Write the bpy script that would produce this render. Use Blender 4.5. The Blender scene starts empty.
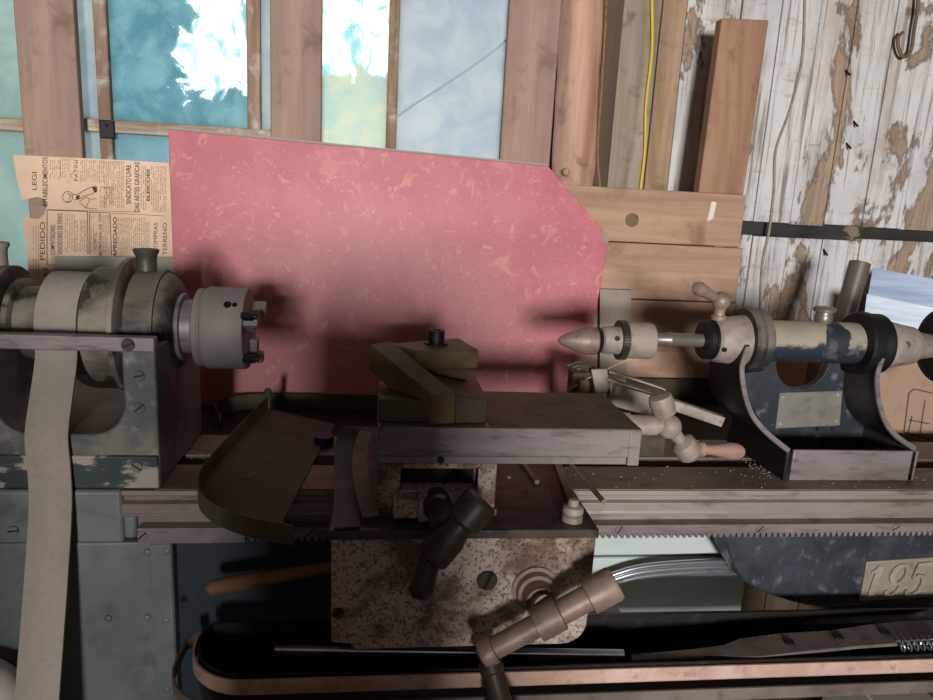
import bpy, bmesh, math, random
from mathutils import Vector as V, Matrix, Euler
random.seed(7)
S = bpy.context.scene
COL = S.collection
PI = math.pi

# ------------------------------------------------------------------ camera
F = 700.0
def nrm(v): return v / v.length
CX = nrm(V((5384, 141, F)))
CD = V((-176, 3250, F)); CD = nrm(CD)
CD = nrm(CD - CX * CX.dot(CD))
CU = -CD
CY = CU.cross(CX)
if CY.z < 0: CY = -CY
CAM = V((0.0, -0.87, 1.2709))
def ray(x, y):
    d = V((x - 466.5, y - 350.0, F))
    return V((CX.dot(d), CY.dot(d), CU.dot(d)))
def P(x, y, Y):                      # point of the plane at depth Y seen at x, y
    r = ray(x, y); return CAM + r * ((Y - CAM.y) / r.y)
def Q(x, y, Z):                      # point of the level Z seen at x, y
    r = ray(x, y); return CAM + r * ((Z - CAM.z) / r.z)
cam = bpy.data.objects.new('camera', bpy.data.cameras.new('camera'))
COL.objects.link(cam)
cr = V((CX.x, CY.x, CU.x)); cd = V((CX.y, CY.y, CU.y)); cf = V((CX.z, CY.z, CU.z))
M = Matrix((( cr.x, -cd.x, -cf.x, CAM.x), (cr.y, -cd.y, -cf.y, CAM.y), (cr.z, -cd.z, -cf.z, CAM.z), (0, 0, 0, 1)))
cam.matrix_world = M
cam.data.sensor_width = 36.0
cam.data.lens = F / 933.0 * 36.0
cam.data.clip_start = 0.02
S.camera = cam

# ------------------------------------------------------------------ materials
def lin(c):
    o = []
    for v in c:
        v /= 255.0
        o.append(v / 12.92 if v <= 0.04045 else ((v + 0.055) / 1.055) ** 2.4)
    return (o[0], o[1], o[2], 1.0)
class NT:
    def __init__(s, name):
        s.m = bpy.data.materials.new(name); s.m.use_nodes = True
        s.t = s.m.node_tree; s.t.nodes.clear()
        s.out = s.n('ShaderNodeOutputMaterial')
        s.tc = s.n('ShaderNodeTexCoord')
    def n(s, k, **kw):
        q = s.t.nodes.new(k)
        for a, b in kw.items(): setattr(q, a, b)
        return q
    def l(s, a, b): s.t.links.new(a, b)
    def mapped(s, scale=(1, 1, 1), rot=(0, 0, 0), loc=(0, 0, 0)):
        q = s.n('ShaderNodeMapping'); q.inputs['Scale'].default_value = scale
        q.inputs['Rotation'].default_value = rot; q.inputs['Location'].default_value = loc
        s.l(s.tc.outputs['Object'], q.inputs['Vector']); return q.outputs['Vector']
    def noise(s, vec, scale, detail=4, rough=0.55, dist=0.0):
        q = s.n('ShaderNodeTexNoise'); q.inputs['Scale'].default_value = scale
        q.inputs['Detail'].default_value = detail; q.inputs['Roughness'].default_value = rough
        q.inputs['Distortion'].default_value = dist
        s.l(vec, q.inputs['Vector']); return q.outputs['Fac']
    def ramp(s, fac, lo, hi, a=0.0, b=1.0):
        q = s.n('ShaderNodeMapRange'); q.interpolation_type = 'SMOOTHSTEP'
        q.inputs['From Min'].default_value = lo; q.inputs['From Max'].default_value = hi
        q.inputs['To Min'].default_value = a; q.inputs['To Max'].default_value = b
        s.l(fac, q.inputs['Value']); return q.outputs['Result']
    def math(s, op, a, b=None):
        q = s.n('ShaderNodeMath', operation=op); q.use_clamp = False
        for i, v in enumerate((a, b)):
            if v is None: continue
            if isinstance(v, (int, float)): q.inputs[i].default_value = v
            else: s.l(v, q.inputs[i])
        return q.outputs[0]
    def mix(s, fac, a, b):
        q = s.n('ShaderNodeMix', data_type='RGBA')
        if isinstance(fac, (int, float)): q.inputs[0].default_value = fac
        else: s.l(fac, q.inputs[0])
        for i, v in ((6, a), (7, b)):
            if isinstance(v, tuple): q.inputs[i].default_value = v
            else: s.l(v, q.inputs[i])
        return q.outputs[2]
    def bsdf(s, col, rough=0.6, metal=0.0, spec=0.4, bump=None, bstr=0.2, bdist=0.002):
        q = s.n('ShaderNodeBsdfPrincipled')
        if isinstance(col, tuple): q.inputs['Base Color'].default_value = col
        else: s.l(col, q.inputs['Base Color'])
        for nm, v in (('Roughness', rough), ('Metallic', metal), ('Specular IOR Level', spec)):
            if isinstance(v, (int, float)): q.inputs[nm].default_value = v
            else: s.l(v, q.inputs[nm])
        if bump is not None:
            b = s.n('ShaderNodeBump'); b.inputs['Strength'].default_value = bstr; b.inputs['Distance'].default_value = bdist
            s.l(bump, b.inputs['Height']); s.l(b.outputs[0], q.inputs['Normal'])
        return q.outputs[0]
    def done(s, sh): s.l(sh, s.out.inputs['Surface']); return s.m

def speck(name, base, spot, scale=60, lo=0.5, hi=0.6, rough=0.6, metal=0.0, var=None, vscale=9, bstr=0.25, detail=6, st=(1, 1, 1), spec=0.35, vlo=0.40, vhi=0.66, amt=0.72, soft=0.05):
    n = NT(name); v = n.mapped(st)
    f = n.noise(v, scale, detail, 0.6)
    k = n.ramp(f, lo - 0.01, hi + soft, 0.0, amt)
    b = lin(base)
    if var is not None:
        b = n.mix(n.ramp(n.noise(v, vscale, 5, 0.6, 0.3), vlo, vhi), lin(base), lin(var))
    c = n.mix(k, b, lin(spot))
    return n.done(n.bsdf(c, rough, metal, spec, f, bstr, 0.0015))

def wood(name, a, b, axis='z', scale=1.0, knot=None, rough=0.75, dirt=None):
    n = NT(name)
    st = {'x': (3, 40, 40), 'y': (40, 3, 40), 'z': (40, 40, 3)}[axis]
    st = tuple(v * scale for v in st)
    v = n.mapped(st)
    g = n.noise(v, 1.0, 7, 0.65, 0.6)
    w = n.noise(n.mapped(tuple(q * 0.25 for q in st)), 1.0, 3, 0.5, 1.5)
    c = n.mix(n.ramp(g, 0.3, 0.72), lin(a), lin(b))
    c = n.mix(n.ramp(w, 0.4, 0.75, 0, 0.5), c, lin(b))
    if dirt:
        d = n.noise(n.mapped(), 14, 6, 0.65, 0.4)
        c = n.mix(n.ramp(d, 0.52, 0.7, 0, 0.8), c, lin(dirt))
    return n.done(n.bsdf(c, rough, 0, 0.25, g, 0.35, 0.002))

MT = {}
MT['apron'] = speck('pitted_rusty_steel', (176, 160, 152), (52, 40, 34), 320, 0.50, 0.60, 0.6, 0.12, (104, 80, 68), 17, 0.3, vlo=0.42, vhi=0.62, amt=0.8, soft=0.03)
MT['slide'] = speck('worn_machined_steel', (128, 118, 118), (74, 62, 56), 70, 0.52, 0.68, 0.45, 0.3, (104, 94, 92), 8, 0.15, st=(0.5, 1, 2.5))
MT['slide_top'] = speck('oily_dusty_slide_top', (88, 76, 62), (46, 39, 32), 30, 0.45, 0.62, 0.6, 0.1, (72, 62, 50), 9, 0.3)
MT['saddle'] = speck('oily_black_saddle', (62, 54, 48), (30, 26, 24), 60, 0.45, 0.6, 0.5, 0.2, (86, 76, 68), 8, 0.3)
MT['bed'] = speck('dusty_bed_steel', (122, 108, 98), (62, 54, 48), 60, 0.52, 0.68, 0.5, 0.25, (94, 82, 74), 7, 0.25, st=(0.4, 1, 1))
MT['bed_face'] = speck('worn_bed_rail', (138, 128, 124), (72, 60, 54), 50, 0.52, 0.68, 0.45, 0.25, (112, 99, 93), 7, 0.2, st=(0.3, 1, 1))
MT['dust'] = speck('grey_dusty_metal', (150, 138, 130), (92, 80, 72), 60, 0.52, 0.70, 0.58, 0.12, (124, 112, 103), 16, 0.2)
MT['barrel'] = speck('dusty_painted_barrel', (164, 154, 132), (44, 48, 56), 26, 0.54, 0.62, 0.55, 0.1, (132, 124, 108), 10, 0.2)
def dusty_top(name, paint, dustc, scuff, lo, hi, stain=None):
    n = NT(name)
    g = n.n('ShaderNodeNewGeometry'); sx = n.n('ShaderNodeSeparateXYZ'); n.l(g.outputs['Normal'], sx.inputs[0])
    f = n.noise(n.mapped((0.6, 1, 1)), 22, 6, 0.65, 0.4)
    e = n.math('ADD', sx.outputs['Z'], n.math('MULTIPLY', n.math('SUBTRACT', f, 0.5), 2.4))
    if stain is not None:
        ox = n.n('ShaderNodeSeparateXYZ'); n.l(n.tc.outputs['Object'], ox.inputs[0])
        dx = n.math('ABSOLUTE', n.math('SUBTRACT', n.math('ADD', ox.outputs['X'], n.math('MULTIPLY', n.math('SUBTRACT', f, 0.5), 0.05)), stain))
        e = n.math('SUBTRACT', e, n.ramp(dx, 0.008, 0.02, 1.3, 0.0))
    p_ = n.mix(n.ramp(n.noise(n.mapped(), 60, 5), 0.52, 0.7, 0, 0.7), lin(paint), lin(scuff))
    d = n.mix(n.ramp(n.noise(n.mapped(), 14, 4), 0.4, 0.65), lin(dustc), tuple(v * 0.8 for v in lin(dustc)[:3]) + (1.0,))
    return n.done(n.bsdf(n.mix(n.ramp(e, lo, hi), p_, d), 0.6, 0.05, 0.35, f, 0.15, 0.001))
MT['barrel'] = dusty_top('navy_barrel_under_dust', (36, 40, 50), (148, 139, 124), (92, 92, 92), -0.1, 0.2, -0.012)
MT['chrome2'] = speck('brushed_bluish_sheet', (104, 112, 126), (74, 84, 102), 12, 0.42, 0.7, 0.52, 0.85, (88, 98, 114), 5, 0.06, st=(0.4, 1, 6))
MT['iron_dust'] = dusty_top('dark_iron_under_dust', (38, 38, 37), (110, 102, 92), (84, 78, 72), 0.0, 0.7)
MT['iron'] = speck('dark_worn_iron', (52, 51, 48), (104, 97, 88), 22, 0.56, 0.74, 0.45, 0.25, (70, 67, 61), 10, 0.2)
MT['black'] = speck('black_iron', (20, 20, 21), (54, 48, 44), 40, 0.58, 0.75, 0.5, 0.2, None, 9, 0.2)
MT['chuckm'] = speck('grey_chuck_steel', (132, 125, 122), (92, 85, 80), 60, 0.56, 0.75, 0.62, 0.08, (118, 111, 107), 9, 0.1)
MT['pulley'] = speck('dusty_pulley', (130, 121, 111), (40, 40, 37), 20, 0.555, 0.585, 0.5, 0.15, (88, 82, 74), 13, 0.15, amt=0.85, soft=0.02, vlo=0.44, vhi=0.6)
MT['paint_dark'] = speck('worn_dark_casting', (78, 82, 81), (150, 141, 132), 40, 0.54, 0.66, 0.5, 0.05, (112, 108, 102), 9, 0.3, amt=0.6, vlo=0.42, vhi=0.56)
MT['chip'] = speck('green_paint_with_pale_chips', (40, 54, 56), (156, 146, 138), 20, 0.505, 0.53, 0.5, 0.05, (60, 70, 70), 9, 0.4, amt=0.95, soft=0.02, st=(0.7, 1, 1.4))
MT['blue'] = speck('scuffed_navy_paint', (33, 37, 44), (104, 108, 114), 60, 0.55, 0.72, 0.5, 0.05, (50, 55, 62), 16, 0.2)
MT['panel'] = speck('blue_grey_guard_paint', (94, 102, 104), (58, 68, 76), 20, 0.5, 0.7, 0.5, 0.1, (112, 116, 114), 7, 0.15)
MT['panel_dark'] = speck('dark_teal_panel_paint', (38, 50, 58), (62, 74, 82), 40, 0.58, 0.75, 0.5, 0.1, None, 7, 0.15)
MT['rust'] = speck('brown_rusted_tool_steel', (112, 90, 66), (58, 44, 32), 40, 0.5, 0.68, 0.6, 0.15, (92, 74, 56), 12, 0.25)
MT['rustdark'] = speck('dark_brown_steel', (78, 66, 52), (40, 34, 28), 40, 0.5, 0.68, 0.55, 0.2, (62, 54, 44), 10, 0.25)
MT['handle'] = speck('brown_handle_steel', (140, 120, 110), (78, 62, 54), 60, 0.52, 0.7, 0.5, 0.25, (112, 94, 86), 16, 0.2)
MT['handle_dark'] = speck('dark_handle_with_shade', (62, 54, 48), (34, 30, 27), 60, 0.52, 0.7, 0.45, 0.3, None, 16, 0.2)  # dark handle steel; also holds the painted shade of the cross-slide crank
MT['traym'] = speck('olive_brown_sheet', (72, 68, 48), (46, 42, 30), 26, 0.46, 0.68, 0.65, 0.0, (84, 78, 58), 10, 0.1)
MT['troughm'] = speck('black_trough_sheet', (30, 28, 26), (62, 56, 50), 40, 0.56, 0.75, 0.45, 0.2, None, 8, 0.15)
MT['redstrip'] = speck('reddish_brown_strip', (178, 150, 138), (120, 94, 84), 60, 0.55, 0.7, 0.6, 0.0, (160, 128, 116), 20, 0.15)
MT['strapm'] = speck('dusty_dark_strap', (104, 94, 88), (58, 50, 46), 40, 0.5, 0.7, 0.6, 0.05, (84, 74, 70), 10, 0.15)
MT['belt'] = speck('grey_canvas_belt', (146, 138, 130), (124, 115, 106), 200, 0.48, 0.7, 0.9, 0.0, (134, 126, 118), 10, 0.25, amt=0.5)
MT['chrome'] = speck('brushed_bright_sheet', (134, 141, 150), (100, 108, 118), 14, 0.42, 0.7, 0.52, 0.85, (112, 120, 130), 5, 0.06, st=(0.4, 1, 6))
MT['tube'] = speck('grey_steel_tube', (118, 112, 106), (84, 76, 70), 20, 0.5, 0.7, 0.4, 0.5, None, 6, 0.05)
MT['rod'] = speck('bright_steel_rod', (190, 194, 202), (110, 116, 130), 20, 0.5, 0.7, 0.25, 0.9, None, 6, 0.05)
MT['carton'] = speck('brown_cardboard', (150, 124, 106), (128, 103, 86), 30, 0.5, 0.75, 0.85, 0.0, None, 8, 0.08)
MT['pale'] = speck('pale_green_enamel', (164, 174, 170), (142, 152, 146), 18, 0.55, 0.75, 0.35, 0.0, None, 8, 0.03, st=(0.3, 1, 2))
MT['greenface'] = speck('grey_green_enamel', (104, 122, 110), (86, 102, 92), 12, 0.5, 0.75, 0.35, 0.0, None, 8, 0.03)
MT['white'] = speck('white_plastic', (214, 206, 198), (190, 182, 172), 16, 0.55, 0.75, 0.4, 0.0, None, 8, 0.03)
MT['greycard'] = speck('grey_card', (150, 148, 138), (128, 124, 114), 30, 0.52, 0.75, 0.85, 0.0, None, 8, 0.06)
MT['frost'] = speck('dusty_grey_plastic', (140, 128, 116), (112, 98, 86), 16, 0.5, 0.75, 0.5, 0.0, None, 8, 0.04)
MT['yellow'] = speck('yellow_cable', (204, 178, 58), (160, 138, 50), 30, 0.55, 0.75, 0.5, 0.0)
MT['twine'] = speck('brown_twine', (140, 104, 70), (90, 66, 46), 120, 0.5, 0.65, 0.9, 0.0)
MT['greywire'] = speck('pale_grey_cord', (150, 142, 128), (112, 102, 90), 60, 0.5, 0.65, 0.8, 0.0)
MT['straw'] = speck('straw_wire', (190, 160, 110), (150, 122, 84), 60, 0.5, 0.65, 0.7, 0.0)
MT['bluep'] = speck('dark_blue_plastic', (28, 30, 84), (20, 22, 60), 30, 0.5, 0.7, 0.4, 0.0)
MT['greenp'] = speck('green_plastic', (44, 150, 80), (36, 120, 66), 30, 0.5, 0.7, 0.4, 0.0)
MT['plate'] = speck('grey_blank_plate', (114, 112, 106), (88, 84, 78), 50, 0.5, 0.7, 0.6, 0.15, (98, 95, 88), 14, 0.1)
MT['numplate'] = speck('cast_number_plate', (132, 124, 112), (100, 92, 82), 60, 0.5, 0.7, 0.55, 0.25, None, 9, 0.2)
MT['ink'] = speck('black_ink', (70, 64, 60), (96, 86, 78), 200, 0.5, 0.7, 0.9, 0.0)
MT['inkpale'] = speck('faded_ink', (160, 138, 116), (186, 160, 134), 300, 0.45, 0.6, 0.9, 0.0)
MT['woodhandle'] = wood('turned_wood_handle', (158, 128, 116), (122, 96, 86), 'x', 1.4, dirt=(100, 78, 70))
MT['woodstick'] = wood('brown_wood_stick', (126, 98, 74), (92, 70, 52), 'x', 1.2)
MT['post'] = wood('brown_post_wood', (166, 140, 126), (138, 113, 100), 'z', 0.7, dirt=(118, 95, 84))
MT['plank'] = wood('reddish_plank', (164, 128, 106), (134, 100, 82), 'z', 0.7, dirt=(120, 84, 64))
MT['board'] = wood('tan_pine_board', (180, 149, 128), (146, 114, 95), 'x', 0.7, dirt=(128, 96, 76))
MT['log'] = wood('pinkish_log', (196, 160, 142), (144, 104, 88), 'z', 0.6, dirt=(122, 88, 74))
MT['sash'] = wood('flaking_sash_wood', (168, 150, 132), (112, 84, 66), 'z', 1.2, dirt=(196, 196, 184))
MT['railw'] = wood('flaking_rail_wood', (188, 178, 160), (128, 102, 82), 'x', 1.2, dirt=(204, 204, 190))
MT['jamb'] = speck('pale_blue_jamb', (158, 178, 190), (120, 140, 150), 14, 0.52, 0.7, 0.7, 0.0, None, 8, 0.05)
MT['greywood'] = wood('grey_stained_plank', (166, 152, 134), (116, 104, 90), 'z', 0.5, dirt=(86, 78, 68))
MT['tanwood'] = wood('tan_bare_plank', (176, 152, 124), (132, 108, 86), 'z', 0.6, dirt=(116, 94, 76))
MT['bench'] = speck('oily_bench_top', (46, 38, 32), (24, 20, 18), 30, 0.45, 0.65, 0.7, 0.0, None, 8, 0.3)
MT['shed'] = wood('shed_wall_boards', (96, 80, 66), (66, 54, 44), 'z', 0.5)
MT['floor'] = speck('dirty_concrete', (92, 86, 78), (62, 56, 50), 14, 0.5, 0.7, 0.9, 0.0, None, 3, 0.2)
MT['ceil'] = wood('shed_roof_boards', (88, 74, 62), (62, 50, 42), 'x', 0.5)
MT['beamdark'] = speck('dark_gap_timber', (50, 49, 46), (140, 118, 98), 15, 0.60, 0.64, 0.8, 0.0, (34, 33, 31), 8, 0.2, amt=0.85, soft=0.02, st=(0.8, 1, 1.6))
MT['flakes'] = speck('swarf_flakes', (150, 142, 132), (90, 82, 74), 60, 0.5, 0.6, 0.6, 0.2)

def peeling():
    n = NT('peeling_white_paint')
    v = n.mapped((1, 1, 0.55))
    big = n.noise(v, 5.2, 9, 0.62, 0.35)
    fine = n.noise(n.mapped((7, 7, 1.6)), 6, 6, 0.65)
    e = n.math('ADD', n.math('MULTIPLY', big, 0.86), n.math('MULTIPLY', fine, 0.14))
    sx = n.n('ShaderNodeSeparateXYZ'); n.l(n.tc.outputs['Object'], sx.inputs[0])
    e = n.math('ADD', e, n.ramp(sx.outputs['X'], 0.12, 0.5, -0.032, 0.01))   # the paint held better towards the window
    m = n.ramp(e, 0.500, 0.516)                # bare wood
    g = n.noise(n.mapped((60, 60, 3)), 1.0, 6, 0.7, 0.4)
    woodc = n.mix(n.ramp(g, 0.3, 0.7), lin((170, 150, 130)), lin((138, 118, 100)))
    woodc = n.mix(n.ramp(n.noise(n.mapped(), 7, 5, 0.6), 0.5, 0.7, 0, 0.8), woodc, lin((116, 96, 80)))
    crack = n.ramp(n.noise(n.mapped((46, 46, 1.6)), 1.6, 7, 0.75, 0.3), 0.50, 0.64)
    cracks2 = n.ramp(n.noise(n.mapped((9, 9, 40)), 1.2, 5, 0.7, 0.3), 0.56, 0.70, 0, 0.55)
    stain = n.ramp(n.noise(n.mapped((1.3, 1, 0.5), (0, 0, 0), (5, 0, 2)), 8, 6, 0.65, 0.3), 0.5, 0.68, 0, 0.6)
    paint = n.mix(n.ramp(n.noise(n.mapped((2, 2, 1)), 5, 4, 0.6), 0.4, 0.7, 0, 0.75), lin((204, 202, 202)), lin((172, 170, 172)))
    paint = n.mix(n.math('MULTIPLY', crack, 0.85), paint, lin((118, 104, 92)))
    paint = n.mix(cracks2, paint, lin((150, 128, 112)))
    paint = n.mix(stain, paint, lin((166, 148, 132)))
    c = n.mix(m, paint, woodc)
    edge = n.math('MULTIPLY', n.ramp(e, 0.488, 0.502), n.math('SUBTRACT', 1.0, n.ramp(e, 0.512, 0.526)))
    c = n.mix(n.math('MULTIPLY', edge, 0.55), c, lin((96, 78, 64)))
    return n.done(n.bsdf(c, 0.8, 0, 0.25, n.math('SUBTRACT', 1.0, m), 0.6, 0.002))
MT['peel'] = peeling()

def redspeck():
    n = NT('red_flecked_laminate')
    v = n.mapped((1, 1, 1))
    def fl(scale, lo, hi, off, dist):
        f = n.noise(n.mapped((1, 1, 1), (0, 0.6 * off, 0), (off, 0, off)), scale, 3.5, 0.62, dist)
        return n.ramp(f, lo, hi)
    a = fl(22, 0.60, 0.66, 0.0, 0.7)
    b = fl(40, 0.62, 0.67, 3.1, 0.9)
    c2 = fl(70, 0.62, 0.68, 7.7, 1.4)
    d = fl(30, 0.60, 0.66, 12.3, 2.4)
    m = n.math('MAXIMUM', n.math('MAXIMUM', n.math('MAXIMUM', a, b), c2), n.math('MULTIPLY', d, 0.8))
    base = n.mix(n.ramp(n.noise(v, 9, 4), 0.35, 0.7), lin((182, 104, 112)), lin((170, 92, 102)))
    flk = n.mix(n.ramp(n.noise(v, 20, 2), 0.4, 0.6), lin((208, 146, 122)), lin((196, 126, 118)))
    c = n.mix(n.math('MULTIPLY', m, 0.52), base, flk)
    return n.done(n.bsdf(c, 0.45, 0, 0.35, n.noise(v, 300, 3), 0.05, 0.0005))
MT['red'] = redspeck()

def paper():
    n = NT('yellowed_newsprint')
    v = n.mapped()
    c = n.mix(n.ramp(n.noise(v, 10, 4), 0.35, 0.7), lin((222, 192, 170)), lin((208, 178, 154)))
    c = n.mix(n.ramp(n.noise(n.mapped((1, 1, 1), (0, 0, 0), (3, 1, 2)), 16, 4), 0.64, 0.72, 0, 0.6), c, lin((120, 104, 88)))
    return n.done(n.bsdf(c, 0.9, 0, 0.15))
MT['paper'] = paper()

def glass(name, a, b, clear=None, streak=1.0):
    # grimy pane: a film of paint or dirt that glows with daylight, and places where the film is gone
    n = NT(name)
    v = n.mapped()
    c = n.mix(n.ramp(n.noise(v, 16, 6, 0.65, 0.6), 0.36, 0.66), lin(a), lin(b))
    tr = n.n('ShaderNodeBsdfTranslucent'); n.l(c, tr.inputs['Color'])
    df = n.bsdf(c, 0.35, 0, 0.4)
    film = n.n('ShaderNodeMixShader'); film.inputs[0].default_value = 0.25
    n.l(tr.outputs[0], film.inputs[1]); n.l(df, film.inputs[2])
    if clear is None: return n.done(film.outputs[0])
    x0, x1, z0, z1, amp = clear
    sx = n.n('ShaderNodeSeparateXYZ'); n.l(n.tc.outputs['Object'], sx.inputs[0])
    gx = n.ramp(sx.outputs['X'], x0, x1)
    gz = n.ramp(sx.outputs['Z'], z0, z1)
    g = n.math('MULTIPLY', gx, gz)
    f = n.noise(v, 26, 6, 0.6, 0.8)
    f2 = n.noise(n.mapped((1, 1, 0.6), (0, 0, 0), (2, 0, 5)), 9, 4, 0.6, 0.5)
    e = n.math('ADD', g, n.math('MULTIPLY', n.math('SUBTRACT', n.math('ADD', n.math('MULTIPLY', f, 0.6), n.math('MULTIPLY', f2, 0.6)), 0.6), amp))
    m = n.ramp(e, 0.5, 0.6)
    clr0 = n.n('ShaderNodeBsdfTransparent')
    haze = n.n('ShaderNodeBsdfTranslucent'); haze.inputs['Color'].default_value = lin((186, 226, 228))
    h = n.ramp(n.noise(n.mapped((1.4, 1, 0.7), (0, 0, 0), (4, 0, 1)), 20, 7, 0.6, 1.0), 0.53, 0.60, 0, 0.85)
    clr = n.n('ShaderNodeMixShader'); n.l(h, clr.inputs[0]); n.l(clr0.outputs[0], clr.inputs[1]); n.l(haze.outputs[0], clr.inputs[2])
    mx = n.n('ShaderNodeMixShader'); n.l(m, mx.inputs[0]); n.l(film.outputs[0], mx.inputs[1]); n.l(clr.outputs[0], mx.inputs[2])
    return n.done(mx.outputs[0])

# ------------------------------------------------------------------ mesh helpers
def B(): return bmesh.new()
def quadify(bm, rings, close=True, cap=True):
    vs = [[bm.verts.new(p) for p in r] for r in rings]
    for a, b in zip(vs, vs[1:]):
        n = len(a)
        for i in range(n if close else n - 1):
            j = (i + 1) % n
            bm.faces.new((a[i], a[j], b[j], b[i]))
    if cap and close:
        bm.faces.new(list(reversed(vs[0]))); bm.faces.new(vs[-1])
    return vs
def box(bm, x0, x1, y0, y1, z0, z1):
    r = lambda z: [(x0, y0, z), (x1, y0, z), (x1, y1, z), (x0, y1, z)]
    quadify(bm, [r(z0), r(z1)])
def hexa(bm, a, b):                      # two matching 4-loops
    quadify(bm, [a, b])
def prism(bm, poly, axis, a, b):
    f = {'x': lambda p, t: (t, p[0], p[1]), 'y': lambda p, t: (p[0], t, p[1]), 'z': lambda p, t: (p[0], p[1], t)}[axis]
    quadify(bm, [[f(p, a) for p in poly], [f(p, b) for p in poly]])
def basis(d):
    d = V(d).normalized()
    u = V((0, 0, 1)) if abs(d.z) < 0.9 else V((0, 1, 0))
    a = d.cross(u).normalized(); b = d.cross(a).normalized()
    return d, a, b
def rev(bm, p0, d, prof, seg=36, cap=True):
    d, a, b = basis(d); p0 = V(p0)
    rings = [[p0 + d * t + (a * math.cos(2 * PI * i / seg) + b * math.sin(2 * PI * i / seg)) * max(r, 1e-5) for i in range(seg)] for t, r in prof]
    quadify(bm, rings, True, cap)
def cyl(bm, p, q, r, r2=None, seg=24):
    p, q = V(p), V(q); rev(bm, p, q - p, [(0, r), ((q - p).length, r if r2 is None else r2)], seg)
def tube(bm, pts, r, seg=8):
    pts = [V(p) for p in pts]
    rr = r if isinstance(r, (list, tuple)) else [r] * len(pts)
    rings = []; a = None
    for i, p in enumerate(pts):
        t = (pts[min(i + 1, len(pts) - 1)] - pts[max(i - 1, 0)]).normalized()
        if a is None: _, a, _ = basis(t)
        a = (a - t * a.dot(t)).normalized(); b = t.cross(a)
        rings.append([p + (a * math.cos(2 * PI * k / seg) + b * math.sin(2 * PI * k / seg)) * rr[i] for k in range(seg)])
    quadify(bm, rings)
def smooth(pts, n=6):
    pts = [V(p) for p in pts]; out = []
    for i in range(len(pts) - 1):
        p0 = pts[max(i - 1, 0)]; p1 = pts[i]; p2 = pts[i + 1]; p3 = pts[min(i + 2, len(pts) - 1)]
        for k in range(n):
            t = k / n
            out.append(0.5 * ((2 * p1) + (p2 - p0) * t + (2 * p0 - 5 * p1 + 4 * p2 - p3) * t * t + (3 * p1 - p0 - 3 * p2 + p3) * t ** 3))
    out.append(pts[-1]); return out
def strip(bm, pts, wdir, w, th, wd=None):   # a flat band: centre line, width direction, width, thickness
    pts = [V(p) for p in pts]; rings = []
    for i, p in enumerate(pts):
        t = (pts[min(i + 1, len(pts) - 1)] - pts[max(i - 1, 0)]).normalized()
        u = V(wdir if not isinstance(wdir, list) else wdir[i]); u = (u - t * u.dot(t)).normalized(); n = t.cross(u)
        ww = w if not isinstance(w, list) else w[i]
        rings.append([p + u * ww / 2 + n * th / 2, p - u * ww / 2 + n * th / 2, p - u * ww / 2 - n * th / 2, p + u * ww / 2 - n * th / 2])
    quadify(bm, rings)
def stroke(bm, pts, o, ux, uy, un, th):     # pts: (x, y, width) drawn on the plane o + x*ux + y*uy, raised by th
    rings = []
    for i, (x, y, w) in enumerate(pts):
        a = pts[max(i - 1, 0)]; b = pts[min(i + 1, len(pts) - 1)]
        t = V((b[0] - a[0], b[1] - a[1])); t.normalize(); nx, ny = -t.y * w / 2, t.x * w / 2
        A = o + ux * (x + nx) + uy * (y + ny); C = o + ux * (x - nx) + uy * (y - ny)
        rings.append([A, C, C + un * th, A + un * th])
    quadify(bm, rings)
def ball(bm, c, r, seg=24, d=(0, 0, 1), k=1.0):
    prof = [(-r * k * math.cos(PI * i / 12), r * math.sin(PI * i / 12)) for i in range(13)]
    rev(bm, c, d, prof, seg, False)

def root_loc(o):
    return o.location.copy()
def obj(name, bm, mat, parent=None, bevel=0.0, smoothang=35, seg=2):
    bmesh.ops.remove_doubles(bm, verts=bm.verts, dist=1e-6)
    bmesh.ops.recalc_face_normals(bm, faces=bm.faces)
    me = bpy.data.meshes.new(name)
    off = V((0, 0, 0))
    if parent is None:
        xs = [v.co for v in bm.verts]
        mn = V([min(v[i] for v in xs) for i in range(3)]); mx = V([max(v[i] for v in xs) for i in range(3)])
        off = V(((mn.x + mx.x) / 2, (mn.y + mx.y) / 2, mn.z))
    else:
        q = parent
        while q is not None: off = off + q.location; q = q.parent
    for v in bm.verts: v.co -= off
    bm.to_mesh(me); bm.free()
    for p in me.polygons: p.use_smooth = len(p.vertices) < 9
    me.set_sharp_from_angle(angle=math.radians(smoothang))
    me.materials.append(MT[mat] if isinstance(mat, str) else mat)
    o = bpy.data.objects.new(name, me); COL.objects.link(o)
    if parent is None: o.location = off
    else: o.parent = parent
    if bevel:
        m = o.modifiers.new('bevel', 'BEVEL'); m.width = bevel; m.segments = seg; m.limit_method = 'ANGLE'; m.angle_limit = math.radians(40)
        m.harden_normals = False
    return o
def thing(name, loc, label, cat, group=None):
    o = bpy.data.objects.new(name, None); COL.objects.link(o); o.location = V(loc); o.empty_display_size = 0.02
    return tag(o, label, cat, group)
def tag(o, label, cat, group=None, kind=None):
    o['label'] = label; o['category'] = cat
    if group: o['group'] = group
    if kind: o['kind'] = kind
    return o
def struct(name, bm, mat, parent=None, bevel=0.0):
    o = obj(name, bm, mat, parent, bevel)
    if parent is None: o['kind'] = 'structure'
    return o
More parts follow.
